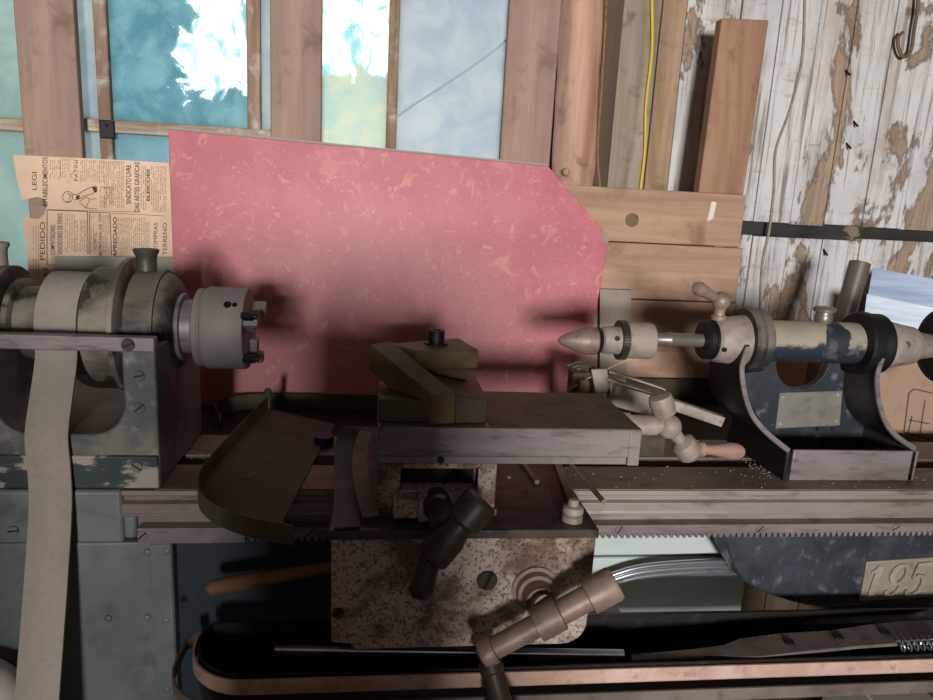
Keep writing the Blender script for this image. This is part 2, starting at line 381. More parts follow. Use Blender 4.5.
def slot_screw(parent, c, r, ang=0.6, mat='handle', th=0.003, nrm_=(0, -1, 0)):
    b = B(); n, a, bb = basis(nrm_)
    c = V(c)
    u = V((math.cos(ang), 0, math.sin(ang))) if abs(n.y) > 0.9 else a
    w = n.cross(u)
    # round head in two halves with a dark slot between them
    cyl(b, c - n * 0.001, c + n * (th * 0.3), r * 1.0)
    for f in b.faces: f.material_index = 1
    for s in (1, -1):
        pts = []
        g = 0.17 * r
        a0 = math.asin(g / r)
        for i in range(13):
            t = a0 + (PI - 2 * a0) * i / 12
            pts.append(u * (r * 0.97 * math.cos(t)) + w * s * (r * 0.97 * math.sin(t)))
        quadify(b, [[c + p for p in pts], [c + p * 0.95 + n * th for p in pts]])
    o = obj('screw', b, mat, parent)
    o.data.materials.append(MT['black'])
    return o
CORD = lambda p, Y: [P(x, y, Y) for x, y in p]

# ------------------------------------------------------------------ setting
b = B(); box(b, -2.0, 2.6, -4.2, 1.0, -0.06, 0.0); struct('floor', b, 'floor')
b = B(); box(b, -2.0, 2.6, -4.2, 0.75, 2.5, 2.56); struct('ceiling', b, 'ceil')
b = B(); box(b, -2.06, -2.0, -4.2, 0.75, 0, 2.5); struct('wall_left', b, 'shed')
b = B(); box(b, 2.6, 2.66, -4.2, 0.75, 0, 2.5); struct('wall_right', b, 'shed')
DX0, DX1, DZ0, DZ1 = -0.75, 0.50, 0.85, 1.95      # the opening behind the photographer
b = B()
box(b, -2.0, DX0, -4.26, -4.2, 0, 2.5); box(b, DX1, 2.6, -4.26, -4.2, 0, 2.5)
box(b, DX0, DX1, -4.26, -4.2, 0, DZ0); box(b, DX0, DX1, -4.26, -4.2, DZ1, 2.5)
struct('wall_front', b, 'shed')

b = B(); box(b, -0.195, 0.09, -1.22, -1.14, 0, 1.24); struct('added_shade_post', b, 'shed', None, 0.01)  # unseen block added behind the camera to shade the carriage
b = B(); box(b, -1.05, -0.262, -1.535, -1.50, 0.0, 1.265); struct('added_shade_leaf', b, 'shed', None, 0.004)  # low leaf added out of view to dim the headstock side

# back wall: boards right of the windows, upper and lower course with a gap between
WY = 0.58
zs = P(840, 226, WY).z; zl = P(840, 239, WY).z
wl = thing('wall_back', (0.7, WY, 0), 'x', 'x')
del wl['label']; del wl['category']; wl['kind'] = 'structure'
seams = [0.455, 0.548, 0.600, 0.715, 0.80, 0.885, 0.965, 1.055, 1.15, 1.25, 1.36, 1.48, 1.6, 1.75, 1.9, 2.1, 2.35, 2.6]
bw = {'greywood': B(), 'tanwood': B(), 'peel': B(), 'shed': B()}
for i, (a, c) in enumerate(zip(seams, seams[1:])):
    k = 'greywood' if i == 0 else 'tanwood' if i == 1 else 'peel'
    j = random.uniform(-0.003, 0.003)
    zt = 2.5
    zb = zs + random.uniform(-0.003, 0.003) if i > 2 else 0.0
    box(bw[k], a + 0.0012, c - 0.0012, WY + j, WY + 0.022, zb, zt)
    if i > 2: box(bw[k], a + 0.0012 + 0.004, c - 0.0012 + 0.004, WY + j, WY + 0.022, 0.86, zl + random.uniform(-0.003, 0.003)); box(bw['shed'], a + 0.005, c + 0.002, WY + j, WY + 0.022, 0.0, 0.858)
obj('grey_plank', bw['greywood'], 'greywood', wl, 0.0015)
obj('tan_plank', bw['tanwood'], 'tanwood', wl, 0.0015)
obj('bare_planks', bw['shed'], 'shed', wl, 0.0015)
obj('painted_planks', bw['peel'], 'peel', wl, 0.0015)
b = B(); box(b, 0.44, 2.6, WY + 0.024, WY + 0.06, 0, 2.5); obj('backing_timber', b, 'beamdark', wl)
# wall under and over the windows
b = B(); box(b, -2.0, 0.455, 0.50, 0.56, 0, 1.02); box(b, -2.0, 0.455, 0.50, 0.56, 2.0, 2.5); box(b, -2.0, -0.78, 0.50, 0.56, 1.02, 2.0); box(b, 0.285, 0.455, 0.535, 0.56, 1.02, 2.0)
obj('window_wall', b, 'shed', wl)

# posts in front of the windows
def post(name, pl, pr, y0, y1, zt=2.2, zb=0.9):
    b = B()
    x0, x1 = P(pl[0], pl[1], y0).x, P(pr[0], pr[1], y0).x
    box(b, x0, x1, y0, y1, zb, zt)
    return struct(name, b, 'post', None, 0.003)
post('trim_1', (18.5, 80), (77.5, 80), 0.455, 0.475)
post('trim_2', (270, 70), (321.5, 70), 0.455, 0.475)
post('trim_3', (505, 80), (556, 80), 0.455, 0.475)
GX = lambda x, y: P(x, y, 0.505).x
ZR = P(103, 126, 0.505).z
# window_1 (far left), window_2 (between the first two posts), window_3 (between the last two)
def window(name, x0, x1, bars, rail, panes):
    w = thing(name, ((x0 + x1) / 2, 0.505, 1.0), 'x', 'x'); del w['label']; del w['category']; w['kind'] = 'structure'
    f = B()
    for a, c in bars: box(f, a, c, 0.495, 0.525, 1.0, 2.0)
    fr = obj('window_frame', f, 'sash', w, 0.003)
    if rail:
        r = B(); box(r, x0, x1, 0.493, 0.527, rail - 0.011, rail + 0.011); obj('window_rail', r, 'railw', w, 0.003)
    for (a, c, z0, z1, m) in panes:
        pm = B(); box(pm, a, c, 0.509, 0.512, z0, z1)
        bpy_o = obj('pane', pm, m, w)
        # move the pane's own origin to its middle so that the dirt sits where it is on the glass
        me = bpy_o.data; q = V(((a + c) / 2, 0.51, z0)) - w.location
        for v in me.vertices: v.co -= q
        bpy_o.location = q
    return w
g_teal = glass('teal_grime', (176, 196, 192), (194, 210, 204))
g_low = glass('blue_grime', (154, 188, 196), (172, 202, 206))
g_pane2 = glass('peeling_teal_film', (126, 176, 186), (168, 202, 208), (-0.05, 0.06, 0.0, 0.13, 3.2))
g_pane3a = glass('thin_green_film', (222, 226, 208), (200, 218, 212), (-0.4, -0.3, 0.10, 0.24, 1.6))
g_pane3b = glass('blue_grey_dust', (196, 204, 212), (212, 216, 218))
g_jamb = glass('pale_blue_glass', (188, 200, 204), (206, 214, 214))
x0 = -0.78; x1 = GX(15, 60)
window('window_1', x0, x1 + 0.03, [(x0, x0 + 0.03)], ZR - 0.008, [(x0, x1 + 0.05, 1.0, 2.0, g_teal)])
a0, a1 = GX(73, 60) - 0.02, GX(269, 60) + 0.02
m0, m1, n0, n1 = GX(97, 60), GX(110, 60), GX(247.5, 60), GX(261, 60)
window('window_2', a0, a1, [(m0, m1), (n0, n1)], ZR, [
    (a0, m0 + 0.003, 1.0, 2.0, g_jamb), (m1 - 0.003, n0 + 0.003, ZR, 2.0, g_pane2), (m1 - 0.003, n0 + 0.003, 1.0, ZR, g_low), (n1 - 0.003, a1, 1.0, 2.0, g_jamb)])
b0, b1 = GX(319, 70) - 0.01, GX(507, 70) + 0.01
c0, c1 = GX(388, 60), GX(398.5, 60)
window('window_3', b0, b1, [(c0, c1)], P(430, 165, 0.505).z - 0.012, [
    (b0, c0 + 0.003, ZR - 0.05, 2.0, g_pane3a), (c1 - 0.003, b1, ZR - 0.05, 2.0, g_pane3b), (b0, b1, 1.0, ZR - 0.05, g_low)])
w3 = bpy.data.objects['window_3']
b = B(); tube(b, smooth([P(x, y, 0.508) for x, y in [(398, 116), (415, 104), (440, 88), (470, 68), (495, 50), (506, 40)]], 4), 0.0018, 8)
obj('glass_crack', b, 'jamb', w3)
b = B(); q = P(107.5, 129, 0.49); box(b, q.x - 0.013, q.x + 0.012, 0.486, 0.4925, q.z - 0.016, q.z + 0.015)
cyl(b, (q.x, 0.486, q.z + 0.006), (q.x, 0.483, q.z + 0.006), 0.003)
tag(obj('window_clip', b, 'black', None, 0.002), 'small dark metal clip where the flaking sash bars cross left of the red board', 'clip')

# log post beside the third window post
b = B()
pts = [(P(572, 330, 0.475).x, 0.49, 0.9), (P(574.5, 180, 0.475).x, 0.488, P(577, 180, 0.475).z), (P(580, 90, 0.475).x, 0.486, P(583, 90, 0.475).z), (P(584.5, 0, 0.475).x, 0.49, P(588, 0, 0.475).z), (P(588, -60, 0.475).x + 0.004, 0.49, 2.2)]
tube(b, smooth(pts, 8), 0.041, 22)
for v in b.verts:
    v.co.x += 0.004 * math.sin(v.co.z * 31) * math.cos(v.co.y * 60); v.co.y += 0.003 * math.sin(v.co.z * 23 + v.co.x * 40)
q = P(566, 172, 0.45); ball(b, q, 0.008)
struct('trim_4', b, 'log')

# bench behind the lathe
b = B(); box(b, -1.2, 1.9, 0.115, 0.49, 0.862, 0.9)
bench = thing('work_bench', (0.3, 0.3, 0), 'dark oily work bench under the window behind the lathe', 'bench')
obj('bench_top', b, 'bench', bench, 0.003)
for x in (-1.1, 1.75):
    for y in (0.16, 0.44):
        b = B(); box(b, x - 0.04, x + 0.04, y - 0.04, y + 0.04, 0, 0.862); obj('leg', b, 'shed', bench, 0.003)

# horizontal pine boards leaning on the log
BY0, BY1 = 0.405, 0.43
def zat(x, y): return P(x, y, BY0).z
Lx = 0.30
edges = [(zat(660, 190), zat(660, 243.5)), (zat(660, 244.5), zat(660, 300)), (zat(660, 301), zat(660, 378))]
rights = [P(744, 215, BY0).x, P(741, 270, BY0).x, P(733, 330, BY0).x]
labs = ['topmost crosswise pine board right of the red board, with a white smear', 'middle one of the crosswise tan pine boards right of the red board', 'lowest crosswise tan pine board, behind the drill chuck']
for (zt, zb), xr, lab, yo in zip(edges, rights, labs, (0, 0.003, 0.001)):
    b = B(); box(b, Lx, xr, BY0 + yo, BY1, zb, zt)
    t = tag(obj('pine_board', b, 'board', None, 0.002), lab, 'board', 'crosswise pine boards')
    if 'topmost' in lab:
        k = B(); o_ = P(711, 211, BY0 - 0.0006)
        prism(k, [(o_.x - 0.005, o_.z - 0.02), (o_.x + 0.006, o_.z - 0.014), (o_.x + 0.009, o_.z + 0.016), (o_.x - 0.001, o_.z + 0.018)], 'y', BY0 - 0.0006, BY0 + 0.0004)
        p_ = obj('paint_smear', k, 'white', t); p_['label'] = 'white paint smear'
        k = B(); o_ = P(632, 220, BY0); cyl(k, (o_.x, BY0 - 0.0005, o_.z), (o_.x, BY0 + 0.001, o_.z), 0.013, None, 20)
        p_ = obj('knot', k, 'rust', t)
b = B(); box(b, 0.33, P(735, 400, BY0).x, BY0 + 0.004, BY1, 0.90, edges[2][1] - 0.002)
tag(obj('base_board', b, 'rustdark', None, 0.002), 'dark brown board standing on the bench beneath the tan pine boards', 'board')
b = B(); o_ = P(722, 371, BY0 - 0.004); box(b, o_.x - 0.012, o_.x + 0.010, BY0 - 0.003, BY0, o_.z - 0.018, o_.z + 0.016)
tag(obj('paper_label', b, 'white'), 'small greyish paper label stuck at the right end of the lowest pine board', 'label')
# leaning plank
b = B()
tl, tr, bl, br = P(722, 18, 0.445), P(769, 20, 0.445), P(699, 190, 0.415), P(744, 192, 0.415)
bl.z = br.z = edges[0][0]
th = V((0, 0.025, 0))
hexa(b, [bl, br, tr, tl], [bl + th, br + th, tr + th, tl + th])
tag(obj('leaning_plank', b, 'plank', None, 0.002), 'short reddish brown plank standing upright on the pine boards against the peeling wall', 'plank')

# cables, cords and hook on the wall
b = B(); tube(b, smooth([P(653, -60, WY - 0.006), P(652, 0, WY - 0.006), P(652, 50, WY - 0.006), P(646, 105, WY - 0.006), P(645, 150, WY - 0.006), P(640, 195, WY - 0.006), P(636, 250, WY - 0.006)]), 0.0032)
tag(obj('hanging_cable', b, 'yellow'), 'thin yellow cable hanging down the grey plank right of the log', 'cable')
for pts, lab in (([(606, -60), (605, 0), (600, 90), (596, 150), (599, 190)], 'brown twine hanging close along the right side of the log'), ([(611, -60), (609, 0), (605, 80), (604, 130), (601, 192)], 'lighter brown twine hanging beside the darker one on the grey plank')):
    b = B(); tube(b, smooth([P(x + 1.5, y, 0.455 if 'close' in lab else WY - 0.02) for x, y in pts]), 0.0022)
    tag(obj('hanging_twine', b, 'twine'), lab, 'twine', 'twines beside the log')
b = B(); tube(b, smooth([P(x, y, WY - 0.006) for x, y in [(806, -60), (805, 0), (802, 60), (790, 110), (776, 150), (774, 190), (769, 232), (762, 268), (760, 330)]]), 0.0026)
tag(obj('hanging_twine', b, 'greywire'), 'thin pale grey cord hanging down the peeling white wall right of the leaning plank', 'cord')
b = B(); tube(b, smooth([P(x, y, WY - 0.02) for x, y in [(916, -50), (918, 0), (914, 30), (911, 50), (904, 57), (899, 50), (898, 38), (903, 32)]]), 0.0035)
tag(obj('wall_hook', b, 'rust'), 'rusty iron wire hook hanging at the upper right of the peeling wall', 'hook')
for x, y in ((845, 72), (853, 123), (846, 145), (823, 251)):
    b = B(); o_ = P(x, y, WY); cyl(b, o_ + V((0, 0.012, 0.012)), o_ + V((0.001, -0.016, -0.008)), 0.0022, None, 8)
    tag(obj('bent_nail', b, 'black'), {72: 'topmost bent nail in the white peeling wall', 123: 'bent nail in the white wall, second from the top', 145: 'bent nail in the white wall, third from the top', 251: 'bent nail in the lower wall boards under the dark gap'}[y], 'nail', 'bent nails in the wall')

# ------------------------------------------------------------------ red board leaning behind the lathe
def RP(x, y):
    n = V((0, 1, -0.12)).normalized(); p0 = V((0, 0.335, 0.9)); r = ray(x, y)
    return CAM + r * ((p0 - CAM).dot(n) / r.dot(n))
tlc, trc, cut = RP(168, 129), RP(548, 166), RP(609, 239)
def low(x, y):
    p = RP(x, y); return p
bl = RP(178, 398); br = RP(583, 392)
zb = 0.9; 
def down(p, q):
    k = (p.z - zb) / (p.z - q.z); return p + (q - p) * k
bl2 = down(tlc, RP(173, 262)); br2 = down(cut, RP(598, 300))
nn = V((0, 0.012, 0.0))
poly = [bl2, br2, cut, RP(606, 234), trc, tlc]
b = B(); quadify(b, [poly, [p + nn for p in poly]])
rb = tag(obj('laminate_board', b, 'red', None, 0.0008, seg=1), 'large red board with pale flecks and a cut corner leaning behind the lathe', 'board')
b = B()
e = [RP(600, 229), RP(607, 233), RP(609, 240), RP(606, 246), RP(603, 238)]
off = V((0, -0.0012, 0)); quadify(b, [[p + off for p in e], [p + V((0, 0.0006, 0)) for p in e]])
p_ = obj('bare_corner', b, 'frost', rb); p_['label'] = 'chipped grey corner'
b = B()
strip(b, [tlc + V((0, 0.006, 0.0015)), trc + V((0, 0.006, 0.0015))], (0, 1, 0), 0.014, 0.003)
p_ = obj('edge_strip', b, 'greycard', rb); p_['label'] = 'grey top edge strip'

# newspaper and the grey card in front of it
NY = 0.448
NP = lambda x, y, d=0.0: P(x, y, NY - d)
b = B()
out = [(13, 155), (60, 157), (120, 160), (169, 163), (173, 220), (186, 405), (36, 405), (27, 250), (22, 216), (30, 218), (38, 219), (44, 215), (47, 207), (45, 199), (38, 197), (29, 199), (22, 200), (17, 180)]
prism(b, [(NP(x, y).x, NP(x, y).z) for x, y in out], 'y', NY, NY + 0.0006)
news = tag(obj('newspaper', b, 'paper'), 'old yellowed newspaper sheet turned sideways with a torn hole, left of the red board', 'newspaper')
def text(s, x0, x1, y0, y1, bold=0.0):
    cu = bpy.data.curves.new('t', 'FONT'); cu.body = s; cu.size = 1.0; cu.offset = bold
    o = bpy.data.objects.new('t', cu); COL.objects.link(o)
    dg = bpy.context.evaluated_depsgraph_get(); dg.update()
    me = bpy.data.meshes.new_from_object(o.evaluated_get(dg))
    bpy.data.objects.remove(o)
    vs = [v.co.copy() for v in me.vertices]; fs = [tuple(p.vertices) for p in me.polygons]
    bpy.data.meshes.remove(me)
    ax, bx = min(v.x for v in vs), max(v.x for v in vs); ay, by = min(v.y for v in vs), max(v.y for v in vs)
    res = []
    for v in vs:
        u = (v.x - ax) / (bx - ax); w = (v.y - ay) / (by - ay)
        res.append((x1 + (x0 - x1) * w, y1 + (y0 - y1) * u))
    return res, fs
b = B(); fb = B()
for s, x0, x1, y0, y1, bo in [('PEDIDO', 40, 45, 222, 260, 0), ('ESTABELECIMENTOS', 42.5, 47.5, 157, 206, 0.01), ('SINDICATO LIVRE', 126, 131, 165, 204, 0.015), ('DAS ARTES GRAFICAS', 134.5, 139.5, 162, 212, 0.015),
        ('ELEICOES', 146.5, 149.7, 169, 201, 0.03), ('COMPETIDORES', 50.5, 55, 225, 255, 0.01), ('VENDEDORES DE FERRO', 57.5, 62.5, 213, 255, 0.01), ('HOSPITAL', 94, 97, 232, 250, 0), ('SECRETARIA DE 1929', 98.8, 102, 214, 256, 0.01),
        ('APRECIADO', 113, 117, 217, 257, 0.02), ('COMPRAS', 153.5, 157.5, 223, 252, 0), ('TERRENO', 162.8, 167, 223, 255, 0), ('RIAS', 43.5, 47.5, 267, 287, 0), ('LEGI', 32, 36.5, 172, 190, 0), ('PATINI', 74.5, 78, 160, 181, 0)]:
    vs, fs = text(s, x0, x1, y0, y1, bo)
    vv = [b.verts.new(NP(x, y, 0.0005)) for x, y in vs]
    for f in fs:
        try: b.faces.new([vv[i] for i in f])
        except ValueError: pass
def nline(p, w=0.7):
    n = [V((x, y)) for x, y in p]
    for a, c in zip(n, n[1:]):
        t = (c - a).normalized(); k = V((-t.y, t.x)) * w / 2
        b.faces.new([b.verts.new(NP(q.x, q.y, 0.0005)) for q in (a + k, c + k, c - k, a - k)])
nline([(47, 265), (47, 210), (87.5, 211.5), (88, 254), ]); nline([(47, 265), (55, 265)])
nline([(90, 254), (89.5, 212), (110, 213), (111.5, 255)]); nline([(47, 209.5), (140, 212)], 0.4); nline([(111, 213), (165, 216)], 0.4)
cir = [(67.6 + 5 * math.cos(t * PI / 8), 197 + 5.6 * math.sin(t * PI / 8)) for t in range(17)]
nline(cir, 0.6); nline([(67, 193), (71, 196), (69, 199)], 0.7); nline([(66, 201), (70, 202)], 0.7)
nline([(72, 194), (77, 195), (83, 191), (89, 188), (96, 186)], 0.7); nline([(74, 200), (79, 199), (84, 196), (92, 194), (97, 191)], 0.7)
nline([(79, 202), (86, 197), (90, 199), (86, 208), (80, 203)], 0.6); nline([(86, 208), (97, 209)], 0.5); nline([(91, 199), (97, 199)], 0.5)
b.faces.new([b.verts.new(NP(x, y, 0.0005)) for x, y in ((92, 187), (97, 187), (97, 192), (94, 192))])
b.faces.new([b.verts.new(NP(x, y, 0.0005)) for x, y in ((76, 196), (80, 195), (79, 199), (76, 199))])
obj('printed_headlines', b, 'ink', news)
rnd = random.Random(3)
for (x0, x1, y0, y1, st) in [(50, 60, 160, 180, 1.9), (60, 74, 158, 178, 1.9), (80, 104, 160, 182, 1.9), (104, 124, 161, 208, 1.9), (100, 113, 186, 208, 1.8), (141, 146, 166, 210, 2), (151, 167, 166, 212, 1.8),
        (65, 74, 214, 252, 2.2), (75, 86, 220, 252, 1.8), (91, 94, 216, 252, 2), (103, 110, 215, 252, 1.8), (118, 150, 218, 258, 1.9), (33, 39, 226, 280, 2.6), (52, 70, 256, 286, 2.0), (72, 150, 257, 286, 2.0)]:
    x = x0
    while x < x1:
        y = y0
        while y < y1:
            L = rnd.uniform(1.5, 5.5)
            y2 = min(y + L, y1)
            if rnd.random() < 0.88:
                fb.faces.new([fb.verts.new(NP(px_, py_, 0.0004)) for px_, py_ in ((x, y), (x + 0.8, y), (x + 0.8, y2), (x, y2))])
            y = y2 + rnd.uniform(0.7, 1.2)
        x += st
obj('fine_print', fb, 'inkpale', news)
b = B()
a0, a1 = P(55, 256, 0.425), P(177, 257, 0.425)
prism(b, [(P(55, 400, 0.425).x - 0.0, 0.9), (a1.x + 0.002, 0.9), (a1.x, a1.z), (a0.x, a0.z)], 'y', 0.425, 0.429)
tag(obj('card_sheet', b, 'greycard', None, 0.0005), 'plain grey card standing in front of the newspaper behind the pulleys', 'card')

# ------------------------------------------------------------------ lathe: bed, headstock, pulleys, chuck
lathe = thing('lathe', (0.1, 0, 0), 'old dark metalworking lathe with grey chuck, pulleys and long dusty bed', 'lathe')
ZB = 0.935
b = B()
prof = [(-0.03, 0.935), (-0.105, 0.935), (-0.1055, 0.929), (-0.099, 0.927), (-0.099, 0.921), (-0.1055, 0.919), (-0.1055, 0.908), (-0.1065, 0.907), (-0.1065, 0.9045), (-0.097, 0.903), (-0.096, 0.893), (-0.096, 0.876), (-0.03, 0.876)]
prism(b, prof, 'x', -0.276, 1.25)
bed = obj('bed', b, 'bed_face', lathe, 0.0008)
b = B(); box(b, -0.30, 1.25, 0.008, 0.083, 0.876, 0.935); prism(b, [(-0.03, 0.93), (-0.1035, 0.9352), (-0.1035, 0.9364), (-0.03, 0.9364)], 'x', -0.24, 1.25)
box(b, -0.75, -0.30, -0.03, 0.083, 0.876, 0.9352); box(b, 0.95, 1.05, -0.04, 0.02, 0.876, 0.93)
obj('rear_way', b, 'bed', lathe, 0.001)
# solid bed end at the left with rounded rail ends
b = B(); box(b, -0.75, -0.276, -0.105, -0.03, 0.86, 0.935); box(b, -0.276, -0.262, -0.1045, -0.09, 0.876, 0.905)
obj('bed_end', b, 'panel', lathe, 0.004)
# rack
b = B(); TZ = 0.8815
box(b, -0.258, -0.142, -0.112, -0.09, 0.8745, 0.893)
box(b, -0.142, 1.2, -0.112, -0.09, TZ, 0.893)
p = 0.0080; x = -0.138
while x < 1.19:
    prism(b, [(x, TZ + 0.0002), (x + p * 0.82, TZ + 0.0002), (x + p * 0.58, TZ - 0.0058), (x + p * 0.24, TZ - 0.0058)], 'y', -0.112, -0.092)
    x += p
rack = obj('gear_rack', b, 'slide', lathe)
for x, y in ((142, 533), (311, 531), (620, 526), (761, 524), (897, 523)):
    q = P(x, y, -0.112); slot_screw(rack, (q.x, -0.112, 0.8866 if x > 200 else 0.884), 0.0056, random.uniform(0.3, 1.1), 'slide', 0.0006)
# bracket casting with the number plate
b = B(); PX = lambda x, y: (P(x, y, -0.1).x, P(x, y, -0.1).z)
oc = [PX(x, y) for x, y in [(727, 531), (728, 548), (733, 564), (744, 582), (758, 590), (776, 597), (792, 602), (808, 606), (824, 608), (845, 606), (870, 604), (933, 602)]]
oc += [(1.2, oc[-1][1] + 0.004), (1.2, 0.8755)]; oc[0] = (oc[0][0], 0.8755)
prism(b, oc, 'y', -0.1, -0.052)
brk = obj('bed_bracket', b, 'blue', lathe, 0.003, seg=3)
b = B()
pq = [P(x, y, -0.1035) for x, y in ((867, 562), (960, 556), (957, 596), (860, 601))]
prism(b, [(v.x, v.z) for v in pq], 'y', -0.1035, -0.098)
nplate = obj('number_plate', b, 'numplate', brk, 0.001)
b = B()
o_ = P(861, 598, -0.1035); ex = P(933, 593, -0.1035) - o_; ux = ex.normalized(); uy = V((0, 0, 1)); un = V((0, -1, 0))
H = (P(880, 565, -0.1035) - P(879, 597, -0.1035)).length; sl = 0.16
dk = [0]
def dig(pts, x):
    dk[0] += 1; stroke(b, [(x + (px_ + sl * py_) * H, py_ * H, w * H) for px_, py_, w in pts], o_, ux, uy, un, 0.0022 + 0.00012 * dk[0])
W = (P(891.5, 580, -0.1035) - P(871, 581, -0.1035)).length
dig([(0.23, 0.04, 0.17), (0.23, 0.5, 0.19), (0.23, 0.97, 0.17)], 0); dig([(0.02, 0.78, 0.04), (0.12, 0.84, 0.1), (0.25, 0.95, 0.12)], 0); dig([(0.03, 0.03, 0.06), (0.44, 0.03, 0.06)], 0)
ring = [(0.30 + 0.22 * math.cos(t), 0.68 + 0.28 * math.sin(t), 0.07 + 0.11 * abs(math.cos(t))) for t in [2 * PI * i / 20 for i in range(21)]]
dig(ring, W); dig([(0.52, 0.68, 0.17), (0.49, 0.4, 0.16), (0.38, 0.16, 0.12), (0.22, 0.04, 0.07), (0.06, 0.10, 0.12), (0.04, 0.2, 0.1)], W)
dig([(0.12, 0.95, 0.1), (0.52, 0.95, 0.12)], 2 * W); dig([(0.14, 0.97, 0.06), (0.10, 0.54, 0.06)], 2 * W)
dig([(0.10, 0.52, 0.05), (0.24, 0.62, 0.08), (0.42, 0.56, 0.14), (0.50, 0.34, 0.18), (0.42, 0.12, 0.13), (0.24, 0.02, 0.07), (0.06, 0.08, 0.12), (0.04, 0.18, 0.1)], 2 * W)
obj('raised_numerals', b, 'dust', nplate)
# leg cabinet under the headstock
xr = P(174, 600, -0.108).x; xs = P(152, 600, -0.108).x
b = B(); box(b, -0.75, xr, -0.108, 0.10, 0.0, 0.874)
cab = obj('side_panel', b, 'panel', lathe, 0.002)
b = B(); box(b, xs, xr - 0.001, -0.1095, -0.106, 0.02, 0.872); obj('panel_flange', b, 'panel', cab, 0.001)
for x, y in ((147, 553), (166, 552), (147, 618), (166, 621), (108, 619), (167, 690)):
    q = P(x, y, -0.11); b = B(); ball(b, (q.x, -0.109, q.z), 0.0042, 14, (0, -1, 0), 0.5); obj('rivet', b, 'panel', cab)
q = P(13, 531, -0.1055); slot_screw(cab, (q.x, -0.105, q.z), 0.006, 0.1, 'panel', 0.0015)
b = B(); box(b, xr, 0.17, -0.092, -0.085, 0.0, 0.874); inner = obj('inner_panel', b, 'panel_dark', lathe, 0.001)
b = B(); q = P(184, 599, -0.092); cyl(b, (q.x, -0.0925, q.z), (q.x, -0.0905, q.z), 0.0045); obj('bolt_hole', b, 'black', inner)
b = B(); box(b, 1.0, 1.25, -0.1, 0.1, 0.0, 0.875); obj('bed_leg', b, 'blue', lathe, 0.004)

# headstock casting
HX0, HX1 = -0.62, -0.2355
def arc(cx, cz, r, a0, a1, n=8): return [(cx + r * math.cos(math.radians(a0 + (a1 - a0) * i / n)), cz + r * math.sin(math.radians(a0 + (a1 - a0) * i / n))) for i in range(n + 1)]
op_l, op_r, op_b = -0.402, -0.270, 0.998
b = B()
pts = [(HX0, 0.9365), (HX1, 0.9365), (HX1, 1.0965), (op_r, 1.0965)] + arc(op_r - 0.035, op_b + 0.035, 0.035, 0, -90) + arc(op_l + 0.035, op_b + 0.035, 0.035, -90, -180) + [(op_l, 1.0965), (HX0, 1.0965)]
prism(b, pts, 'y', -0.1, 0.09)
head = obj('headstock', b, 'paint_dark', lathe, 0.0025)
b = B(); box(b, HX0, HX1 - 0.0005, -0.1035, -0.098, 0.9365, 0.975); obj('foot_flange', b, 'chip', head, 0.002)
for x, y, a in ((139, 408, 0.7), (138, 466, -0.6), (139, 376, 0.2)):
    q = P(x, y, -0.1); slot_screw(head, (q.x, -0.1 if y < 450 else -0.1035, q.z), 0.0062, a, 'paint_dark', 0.0012)
ZC = 1.102
b = B()
rev(b, (0, 0, ZC), (1, 0, 0), [(-0.281, 0.058), (-0.280, 0.066), (-0.253, 0.066), (-0.2525, 0.0675), (-0.2485, 0.0675), (-0.248, 0.0645), (-0.244, 0.063), (-0.240, 0.059), (-0.236, 0.052), (-0.233, 0.043)], 48)
box(b, -0.286, -0.240, -0.060, 0.060, 1.08, 1.11)
obj('front_bearing', b, 'iron_dust', head)
b = B()
rev(b, (0, 0, ZC), (1, 0, 0), [(-0.60, 0.06), (-0.44, 0.066), (-0.419, 0.066), (-0.417, 0.06)], 48)
obj('rear_bearing', b, 'iron_dust', head)
def oilcup(x, z, r, h, mat, parent):
    b = B(); rev(b, (x, 0, z), (0, 0, 1), [(-0.004, r * 0.5), (0, r * 0.55), (0.001, r * 0.86), (h * 0.5, r * 0.84), (h * 0.72, r * 0.9), (h * 0.86, r * 1.05), (h * 0.97, r * 1.08), (h, r * 1.0), (h * 0.97, r * 0.7), (h * 0.95, 0.0)], 28)
    return obj('oil_cup', b, mat, parent)
oilcup(-0.271, ZC + 0.0655, 0.0135, 0.0265, 'iron', head)
oilcup(-0.436, ZC + 0.0655, 0.0135, 0.027, 'dust', head)
b = B(); box(b, -0.70, -0.2305, -0.1165, -0.1035, 1.0955, 1.1115)
bar = obj('guard_bar', b, 'slide', head, 0.0015)
q = P(128, 344, -0.117); slot_screw(bar, (q.x, -0.1165, 1.1035), 0.0068, 0.4, 'handle_dark', 0.003)
# cone pulley
b = B()
rev(b, (0, 0, ZC), (1, 0, 0), [(-0.414, 0.03), (-0.414, 0.050), (-0.4125, 0.052), (-0.407, 0.052), (-0.4055, 0.050), (-0.405, 0.043), (-0.376, 0.0435), (-0.3755, 0.056), (-0.374, 0.058), (-0.3275, 0.058), (-0.3265, 0.066), (-0.325, 0.068), (-0.296, 0.069), (-0.2945, 0.0675), (-0.294, 0.04)], 64)
obj('cone_pulley', b, 'pulley', lathe)
b = B(); rev(b, (0, 0, ZC), (1, 0, 0), [(-0.2925, 0.02), (-0.2925, 0.079), (-0.2915, 0.081), (-0.2860, 0.081), (-0.285, 0.079), (-0.2845, 0.02)], 64); obj('pulley_flange', b, 'pulley', lathe)
